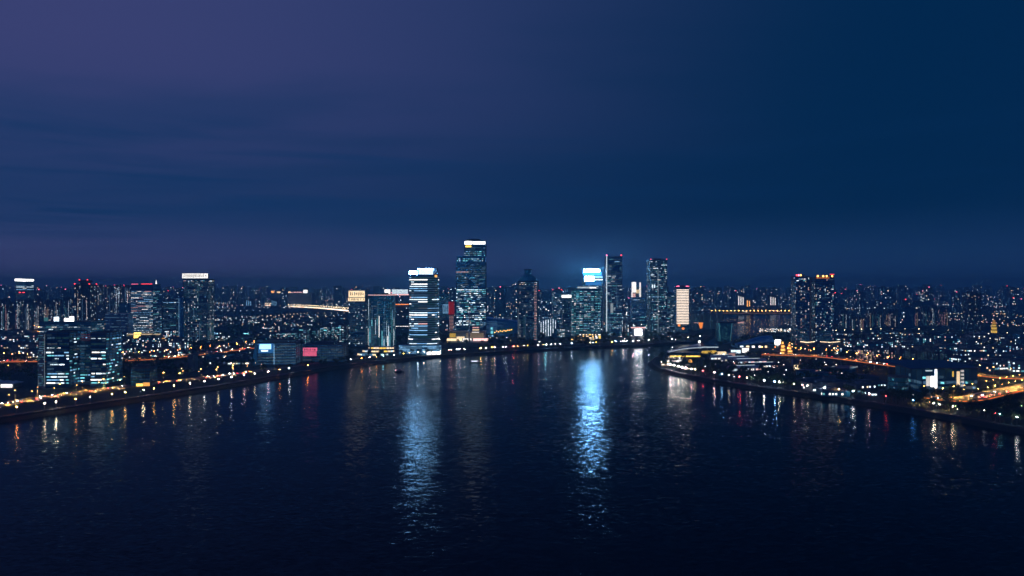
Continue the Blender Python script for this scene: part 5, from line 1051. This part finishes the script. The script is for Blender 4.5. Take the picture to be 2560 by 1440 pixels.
along(r_river, 24, 11.5, 'amber', 70, 10, .55, 'amber street lamp in the rows along the riverside road', 'riverside road lamps', 560, 960, down=12000)
along(r_inner, 22, 9.3, 'orange', 160, 11, .55, 'orange street lamp along the inland avenue west of the sign blocks', 'inland avenue lamps', z=9, down=9000)
along(r_west, 42, 9.5, 'orange', 160, 11, .7, 'orange street lamp along the western side street', 'western street lamps', both=False)
along(r_pen, 19, 8.3, 'orange', 160, 11, .55, 'orange street lamp along the peninsula road', 'peninsula road lamps', z=15)
along(r_east, 18, 9.3, 'amber', 90, 11, .5, 'amber street lamp along the eastern highway', 'eastern highway lamps', 500, 1000, z=12)
along(r_ramp, 18, 6.3, 'amber', 90, 11, .5, 'amber street lamp along the eastern ramp above the highway', 'eastern ramp lamps', 500, 1100, both=False, z=12)
along(r_back, 32, 10.5, 'warm', 50, 11, .9, 'pale street lamp along the road behind the eastern low quarter', 'eastern back road lamps', both=False)
hl = MB(); r4 = random.Random(5)
for x, y, a in lerp_path(r_high, 3.4):
    for _ in range(2):
        t = r4.uniform(-19, 19); X, Y = x - math.sin(a) * t, y + math.cos(a) * t; q = r4.uniform(.8, 1.6); hl.box(X - q, X + q, Y - q, Y + q, GZ + .5, GZ + .5 + q * 1.3, E(r4.choice(('warm', 'warm', 'white', 'rose', 'amber')), 9))
for x, y, a in lerp_path(r_high, 45):
    for t in (-21, 21): X, Y = x - math.sin(a) * t, y + math.cos(a) * t; hl.tube((X, Y, GZ), (X, Y, GZ + 13), .25, .15, 'pole', 4); hl.sphere((X, Y, GZ + 13), 1.6, E('warm', 14), 5, 4)
o = hl.build('highway_lights'); tag(o, 'dense bright stream of headlights and lamps on the far highway', 'lights', kind='stuff')
for x, y in BRIDGE: lamp(x, y, 20, 'amber', 30, 8, 1.6, 'amber lamp in the row on the channel bridge', 'channel bridge lamps', R(90))
def shore_row(path, xs):
    pts = lerp_path(path, 2.0)
    for px, c, s in xs:
        best = min(pts, key=lambda p: abs(p[0] / p[1] * F + 1280 - px) if p[1] > 300 else 9e9); yield best, c, s
W1L = [(40, 'orange', 150), (115, 'warm', 120), (140, 'warm', 260), (190, 'orange', 150), (225, 'warm', 30), (278, 'amber', 180), (312, 'amber', 170), (358, 'warm', 200), (385, 'amber', 80), (435, 'amber', 180), (475, 'warm', 130), (510, 'white', 90), (545, 'warm', 90), (580, 'white', 90), (610, 'rose', 120), (637, 'warm', 90), (670, 'rose', 120), (700, 'orange', 120), (722, 'white', 150), (770, 'orange', 160), (878, 'rose', 130), (905, 'orange', 90), (925, 'rose', 80), (942, 'orange', 90), (960, 'teal', 110), (985, 'white', 60)]
for (x, y, a), c, st_ in shore_row(offset(north, 11), W1L): lamp(x, y, GZ + .25, c, round(st_ * 1.5), 6, .45, '%s promenade lamp on the western embankment' % {'orange': 'orange', 'amber': 'amber', 'gold': 'golden', 'warm': 'warm white', 'white': 'white', 'teal': 'teal', 'rose': 'rose tinted', 'red': 'red'}[c], '%s embankment lamps' % c, name='promenade_lamp')
xs = []; px = 1010
while px < 1570: xs.append((px, rng.choice(('warm', 'warm', 'gold', 'amber', 'white', 'cool', 'rose')), rng.choice((60, 90, 140, 200)))); px += rng.choice((6, 9, 14, 22, 40))
xs += [(1128, 'rose', 260), (1147, 'sky', 260), (1282, 'red', 240), (1345, 'rose', 240), (1365, 'teal', 240), (1378, 'cool', 300), (1402, 'cool', 300), (1538, 'sky', 320), (1560, 'rose', 340), (1583, 'rose', 200), (1596, 'rose', 260), (1622, 'white', 150), (1680, 'white', 120), (1720, 'warm', 120), (1750, 'white', 120)]
for (x, y, a), c, st_ in shore_row(offset(north, 15), xs): lamp(x, y, GZ, c, round(st_ * rng.choice((.5, 1.0, 2.0))), 7, .45, '%s waterfront lamp on the central promenade below the towers' % {'warm': 'warm white', 'gold': 'golden', 'amber': 'amber', 'white': 'white', 'cool': 'cool white', 'rose': 'rose tinted', 'sky': 'blue', 'red': 'red', 'teal': 'teal'}[c], '%s central promenade lamps' % c, name='promenade_lamp')
xs = [(1632, 'white', 90), (1640, 'white', 120), (1650, 'rose', 120), (1660, 'white', 120), (1668, 'white', 120), (1676, 'cream', 900), (1686, 'cream', 1300), (1696, 'cream', 1300), (1706, 'cream', 1100), (1714, 'cream', 900), (1728, 'rose', 200), (1737, 'white', 160), (1757, 'red', 200), (1786, 'rose', 220), (1805, 'sky', 160), (1823, 'warm', 200), (1848, 'red', 220), (1866, 'rose', 120), (1878, 'white', 160), (1910, 'white', 200), (1937, 'sky', 260), (1948, 'white', 180), (1985, 'white', 200), (2005, 'rose', 120), (2020, 'white', 150), (2060, 'white', 120), (2096, 'white', 180), (2133, 'white', 180), (2175, 'rose', 180), (2217, 'red', 220), (2281, 'blue', 200), (2332, 'white', 220), (2380, 'warm', 160), (2490, 'red', 160), (2502, 'teal', 160), (2544, 'white', 200)]
xs = [(px, rng.choice(('white', 'warm', 'amber', 'warm')) if c == 'white' else c, st_ * (.5 if c == 'red' else 1)) for px, c, st_ in xs]
for (x, y, a), c, st_ in shore_row(offset([p for p in pen if p[1] < 1130], 15)[8:], xs): lamp(x, y, GZ, c, round(st_ * rng.choice((.5, 1.0, 2.0))), 7, .45, '%s shore lamp on the peninsula promenade' % {'warm': 'warm white', 'white': 'white', 'cream': 'cream', 'amber': 'amber', 'rose': 'rose tinted', 'sky': 'blue', 'blue': 'deep blue', 'red': 'red', 'teal': 'teal'}[c], '%s peninsula promenade lamps' % c, name='promenade_lamp')
# park and courtyard lamps
for (xa, xb), (ya, yb_), cnt, cols, lab, grp in (((0, 470), (850, 940), 26, ('white', 'cool', 'amber', 'warm'), 'park lamp in the western district', 'western park lamps'), ((500, 870), (790, 925), 46, ('white', 'cool', 'teal', 'amber', 'warm', 'rose'), 'yard lamp in the flat quarter around the sign blocks', 'flat quarter yard lamps'), ((1930, 2140), (862, 884), 34, ('amber', 'orange', 'gold', 'warm'), 'garden lamp at the foot of the twin towers', 'twin tower garden lamps'), ((1620, 2160), (890, 985), 60, ('white', 'warm', 'cool', 'white'), 'garden lamp in the peninsula park', 'peninsula garden lamps'), ((2100, 2560), (838, 930), 48, ('white', 'cool', 'warm', 'rose', 'amber'), 'yard lamp in the eastern quarter', 'eastern yard lamps'), ((2200, 2560), (1000, 1060), 16, ('white', 'warm', 'cool', 'green'), 'garden lamp near the eastern shore', 'eastern shore garden lamps'), ((1000, 1480), (842, 862), 36, ('warm', 'white', 'gold', 'cool'), 'plaza lamp in front of the central towers', 'central plaza lamps'), ((1480, 1700), (832, 856), 44, ('white', 'cool', 'cool', 'warm', 'rose'), 'plaza lamp around the floodlit stage', 'stage plaza lamps')):
    made = tries = 0
    while made < cnt and tries < 1500:
        tries += 1; x, y = G(rng.uniform(xa, xb), rng.uniform(ya, yb_))
        if not on_land(x, y) or not clear_of(x, y, .5): continue
        c = rng.choice(cols); lamp(x, y, GZ, c, rng.choice((6, 14, 36)), 5, rng.choice((.3, .42, .55)), '%s %s' % ({'cool': 'cool white', 'warm': 'warm white', 'rose': 'rose tinted'}.get(c, c), lab), '%s %s' % (c, grp), name='garden_lamp'); made += 1

for px, py, L, c, lab in ((1190, 907, 20, 'cool', 'small passenger boat with cool white cabin lights off the central promenade'), (998, 930, 14, 'rose', 'small dark workboat with one rose lamp off the boat pavilion')):
    bx, by = G(px, py, 0); o = empty('boat', (bx, by, 0), R(8)); tag(o, lab, 'boat')
    b = MB(); P = [(-L / 2, -2), (L * .3, -2), (L / 2, 0), (L * .3, 2), (-L / 2, 2)]; b.prism([(x * .92, y * .8) for x, y in P], -.4, 1.4, 'car_dark', None, 1.08); b.build('hull', o)
    b = MB(); b.box(-L * .4, L * .18, -1.4, 1.4, 1.42, 3.8, 'concrete_pale'); b.build('cabin', o); b = MB(); b.box(-L * .42, L * .2, -1.6, 1.6, 3.82, 4.0, 'roof_white'); b.build('roof', o)
    for q in range(5 if c == 'cool' else 1): b = MB(); b.box(-L * .36 + q * L * .1, -L * .30 + q * L * .1, -1.5, -1.42, 2.1, 3.3, E(c, 4)); b.build('lit_window', o)
    b = MB(); b.tube((L * .1, 0, 4), (L * .1, 0, 6.5), .1, .06, 'pole'); b.build('mast', o)

# ------------------------------------------------------------------ trees
def tree_mesh(seed, h, rx, leaves):
    r = random.Random(seed); b = MB(); b.tube((0, 0, 0), (.1, 0, h * .45), .28, .18, 'bark', 6)
    for k in range(4): a = k * 1.6 + r.random(); b.tube((.1, 0, h * (.36 + .03 * k)), (math.cos(a) * rx * .55, math.sin(a) * rx * .55, h * (.6 + .06 * k)), .14, .05, 'bark', 5)
    t = b.data('trunk'); c = MB(); lobes = [(r.uniform(-.55, .55) * rx, r.uniform(-.55, .55) * rx, h * r.uniform(.52, .84), rx * r.uniform(.38, .6)) for _ in range(7)]
    for _ in range(leaves):
        lx, ly, lz, lr = r.choice(lobes); v = Vector((r.gauss(0, 1), r.gauss(0, 1), r.gauss(0, 1))).normalized() * lr * r.uniform(.55, 1.05)
        p = Vector((lx, ly, lz)) + Vector((v.x, v.y, v.z * .8)); n = (v.normalized() + Vector((r.uniform(-.6, .6), r.uniform(-.6, .6), r.uniform(-.3, .8)))).normalized(); u = n.orthogonal().normalized(); w = n.cross(u); s = r.uniform(.35, .75)
        c.face([p - u * s, p - w * s * .6, p + u * s, p + w * s * .6], 'leaf')
    return t, c.data('crown')
TREES = [tree_mesh(i, h, rx, 260) for i, (h, rx) in enumerate(((9, 3.6), (11, 4.4), (8, 4.2), (12.5, 4.6)))]
SB = ((1000, 'beside the boat pavilion'), (1110, 'below the bright banded tower'), (1230, 'below the tallest tower'), (1350, 'below the domed tower'), (1500, 'below the curved teal block'), (1620, 'below the white edged tower'), (9999, 'near the channel quay'))
PB = ((1700, 'at the tip'), (1800, 'before the golden pavilion'), (1920, 'before the market halls'), (2050, 'before the oval halls'), (2200, 'before the small houses'), (2350, 'before the drum hall'), (9999, 'before the eastern highway'))
def spot(x, y, label):
    px = x / y * F + 1280
    return next(t for q, t in (PB if 'peninsula' in label or 'eastern' in label else SB) if px < q)
def tree(x, y, label, group):
    if 'slope' not in label: label += ' ' + spot(x, y, label)
    t, c = rng.choice(TREES); o = empty('broadleaf_tree', (x, y, GZ), rng.uniform(0, 6.3)); s = rng.uniform(.8, 1.25); o.scale = (s, s, s * rng.uniform(.9, 1.1)); tag(o, label, 'tree', group)
    for me, nm in ((t, 'trunk'), (c, 'crown')): q = bpy.data.objects.new(nm, me); C.objects.link(q); q.parent = o
cnt = 0
for path, lab, grp, y0, y1, step, t0, t1 in ((north, 'dark broadleaf tree on the western embankment slope', 'embankment trees', 820, 980, 26, 17, 22), (north, 'dark broadleaf tree on the central promenade', 'central promenade trees', 980, 1600, 9, 19, 34), ([p for p in pen if p[1] < 1130][6:], 'dark broadleaf tree along the peninsula shore', 'peninsula shore trees', 520, 1100, 8, 19, 40)):
    for x, y, a in lerp_path(path, step):
        if not (y0 < y < y1) or abs(x / y) > .8: continue
        t = rng.uniform(t0, t1); X, Y = x - math.sin(a) * t, y + math.cos(a) * t
        if on_land(X, Y) and clear_of(X, Y, 2.5) and cnt < 255: tree(X, Y, lab, grp); cnt += 1
for (xa, xb), (ya, yb_), n, lab, grp in (((2200, 2560), (1000, 1065), 30, 'dark broadleaf tree in the eastern shore park', 'eastern shore park trees'),):
    for _ in range(n * 4):
        x, y = G(rng.uniform(xa, xb), rng.uniform(ya, yb_))
        if on_land(x, y) and clear_of(x, y, 3) and cnt < 290: tree(x, y, lab, grp); cnt += 1
wood = MB(); r2 = random.Random(3)
def wood_tree(x, y, s):
    h = s * r2.uniform(8, 12); wood.tube((x, y, GZ), (x, y, GZ + h * .5), .3, .15, 'bark', 4)
    for _ in range(44):
        v = Vector((r2.gauss(0, 1), r2.gauss(0, 1), r2.gauss(0, 1))).normalized() * s * r2.uniform(2.2, 4.4); p = Vector((x, y, GZ + h * .68)) + Vector((v.x, v.y, v.z * .75)); n = (v.normalized() + Vector((r2.uniform(-.5, .5), r2.uniform(-.5, .5), .4))).normalized(); u = n.orthogonal().normalized(); w = n.cross(u); q = s * r2.uniform(.8, 1.5)
        wood.face([p - u * q, p - w * q * .7, p + u * q, p + w * q * .7], 'leaf')
for (xa, xb), (ya, yb_), n in (((0, 470), (850, 960), 420), ((480, 880), (785, 925), 620), ((1640, 2200), (890, 990), 420), ((2100, 2600), (838, 930), 480), ((2200, 2600), (985, 1070), 240), ((900, 1700), (838, 866), 300), ((1780, 2000), (835, 870), 120)):
    for _ in range(n):
        x, y = G(rng.uniform(xa, xb), rng.uniform(ya, yb_))
        if on_land(x, y) and clear_of(x, y, 1.5) and not near_road(x, y + 30, 18): wood_tree(x, y, r2.uniform(.8, 1.3) * (1.25 if y > 1300 else 1))
o = wood.build('woodland'); tag(o, 'dark mass of city trees filling parks and street sides', 'trees', kind='stuff')

# ------------------------------------------------------------------ cars
def car_proto(paint):
    o = empty('car', (0, 0, -600)); b = MB()
    prof = [(-2.2, .35), (2.2, .35), (2.25, .8), (1.2, .95), (-1.9, 1.0), (-2.25, .85)]
    b.v += [(x, -.9, z) for x, z in prof] + [(x, .9, z) for x, z in prof]; n = len(prof); k = b.mi(paint)
    b.f.append(tuple(range(n))); b.m.append(k); b.f.append(tuple(reversed(range(n, 2 * n)))); b.m.append(k)
    for i in range(n): j = (i + 1) % n; b.f.append((i, i + n, j + n, j)); b.m.append(k)
    body_o = b.build('body', o); b = MB(); b.hexa([(-1.8, -.82, .98), (1.1, -.82, .94), (1.1, .82, .94), (-1.8, .82, .98), (-1.2, -.65, 1.45), (.4, -.65, 1.45), (.4, .65, 1.45), (-1.2, .65, 1.45)], 'glass_navy'); b.build('cabin', o)
    for x in (-1.35, 1.35):
        for y in (-.92, .92): b = MB(); b.tube((x, y - .1, .33), (x, y + .1, .33), .33, .33, 'tyre', 8); b.build('wheel', o)
    for y in (-.6, .6): b = MB(); b.box(2.2, 2.32, y - .2, y + .2, .6, .8, E('white', 90)); b.build('headlight', body_o); b = MB(); b.box(-2.33, -2.22, y - .25, y + .25, .65, .85, E('red', 40)); b.build('tail_light', body_o)
    reg(o); return o
cars = {p: car_proto(p) for p in ('car_dark', 'car_white')}; fresh = set(cars)
for pts, lab, grp, n, y0, y1 in ((r_river, 'driving along the riverside road', 'riverside road traffic', 44, 560, 960), (r_east, 'driving along the elevated eastern highway', 'eastern highway traffic', 30, 450, 900), (r_pen, 'driving along the elevated peninsula road', 'peninsula road traffic', 22, 600, 1300), (r_inner, 'driving along the elevated inland avenue', 'inland avenue traffic', 30, 900, 1400)):
    q = [p for p in lerp_path(pts, 1.0) if y0 < p[1] < y1 and abs(p[0] / p[1]) < .8]
    for _ in range(n):
        x, y, a = rng.choice(q); s = rng.choice((-1, 1)); t = rng.choice((2.5, 6.0)) * -s; pt = rng.choice(('car_dark', 'car_white'))
        if pt in fresh: o = cars[pt]; fresh.discard(pt)
        else: o = copy_tree(cars[pt])
        o.location = (x - math.sin(a) * t, y + math.cos(a) * t, GZ + .035 if pts is r_river else 15.01 if pts is r_pen else 9.01 if pts is r_inner else 12.01); o.rotation_euler = (0, 0, a + (0 if s > 0 else math.pi)); tag(o, '%s car %s' % (pt[4:], lab), 'car', pt[4:] + ' cars in ' + grp)

# ------------------------------------------------------------------ night haze
b = MB(); b.box(-12000, 12000, -3200, 12000, -4, 262, 'ground'); o = b.build('haze'); o['kind'] = 'stuff'; o['label'] = 'thin night haze over the river and city'
m = bpy.data.materials.new('haze_air'); m.use_nodes = True; nt = m.node_tree; nt.nodes.clear()
v = nt.nodes.new('ShaderNodeVolumePrincipled'); v.inputs['Color'].default_value = (0.28, 0.76, 1.0, 1); v.inputs['Density'].default_value = 0.00022; v.inputs['Anisotropy'].default_value = 0.0
ou = nt.nodes.new('ShaderNodeOutputMaterial'); nt.links.new(v.outputs[0], ou.inputs['Volume']); m.cycles.homogeneous_volume = True
o.data.materials.clear(); o.data.materials.append(m)
print('big windows', WINS[0], 'objects', len(bpy.data.objects))
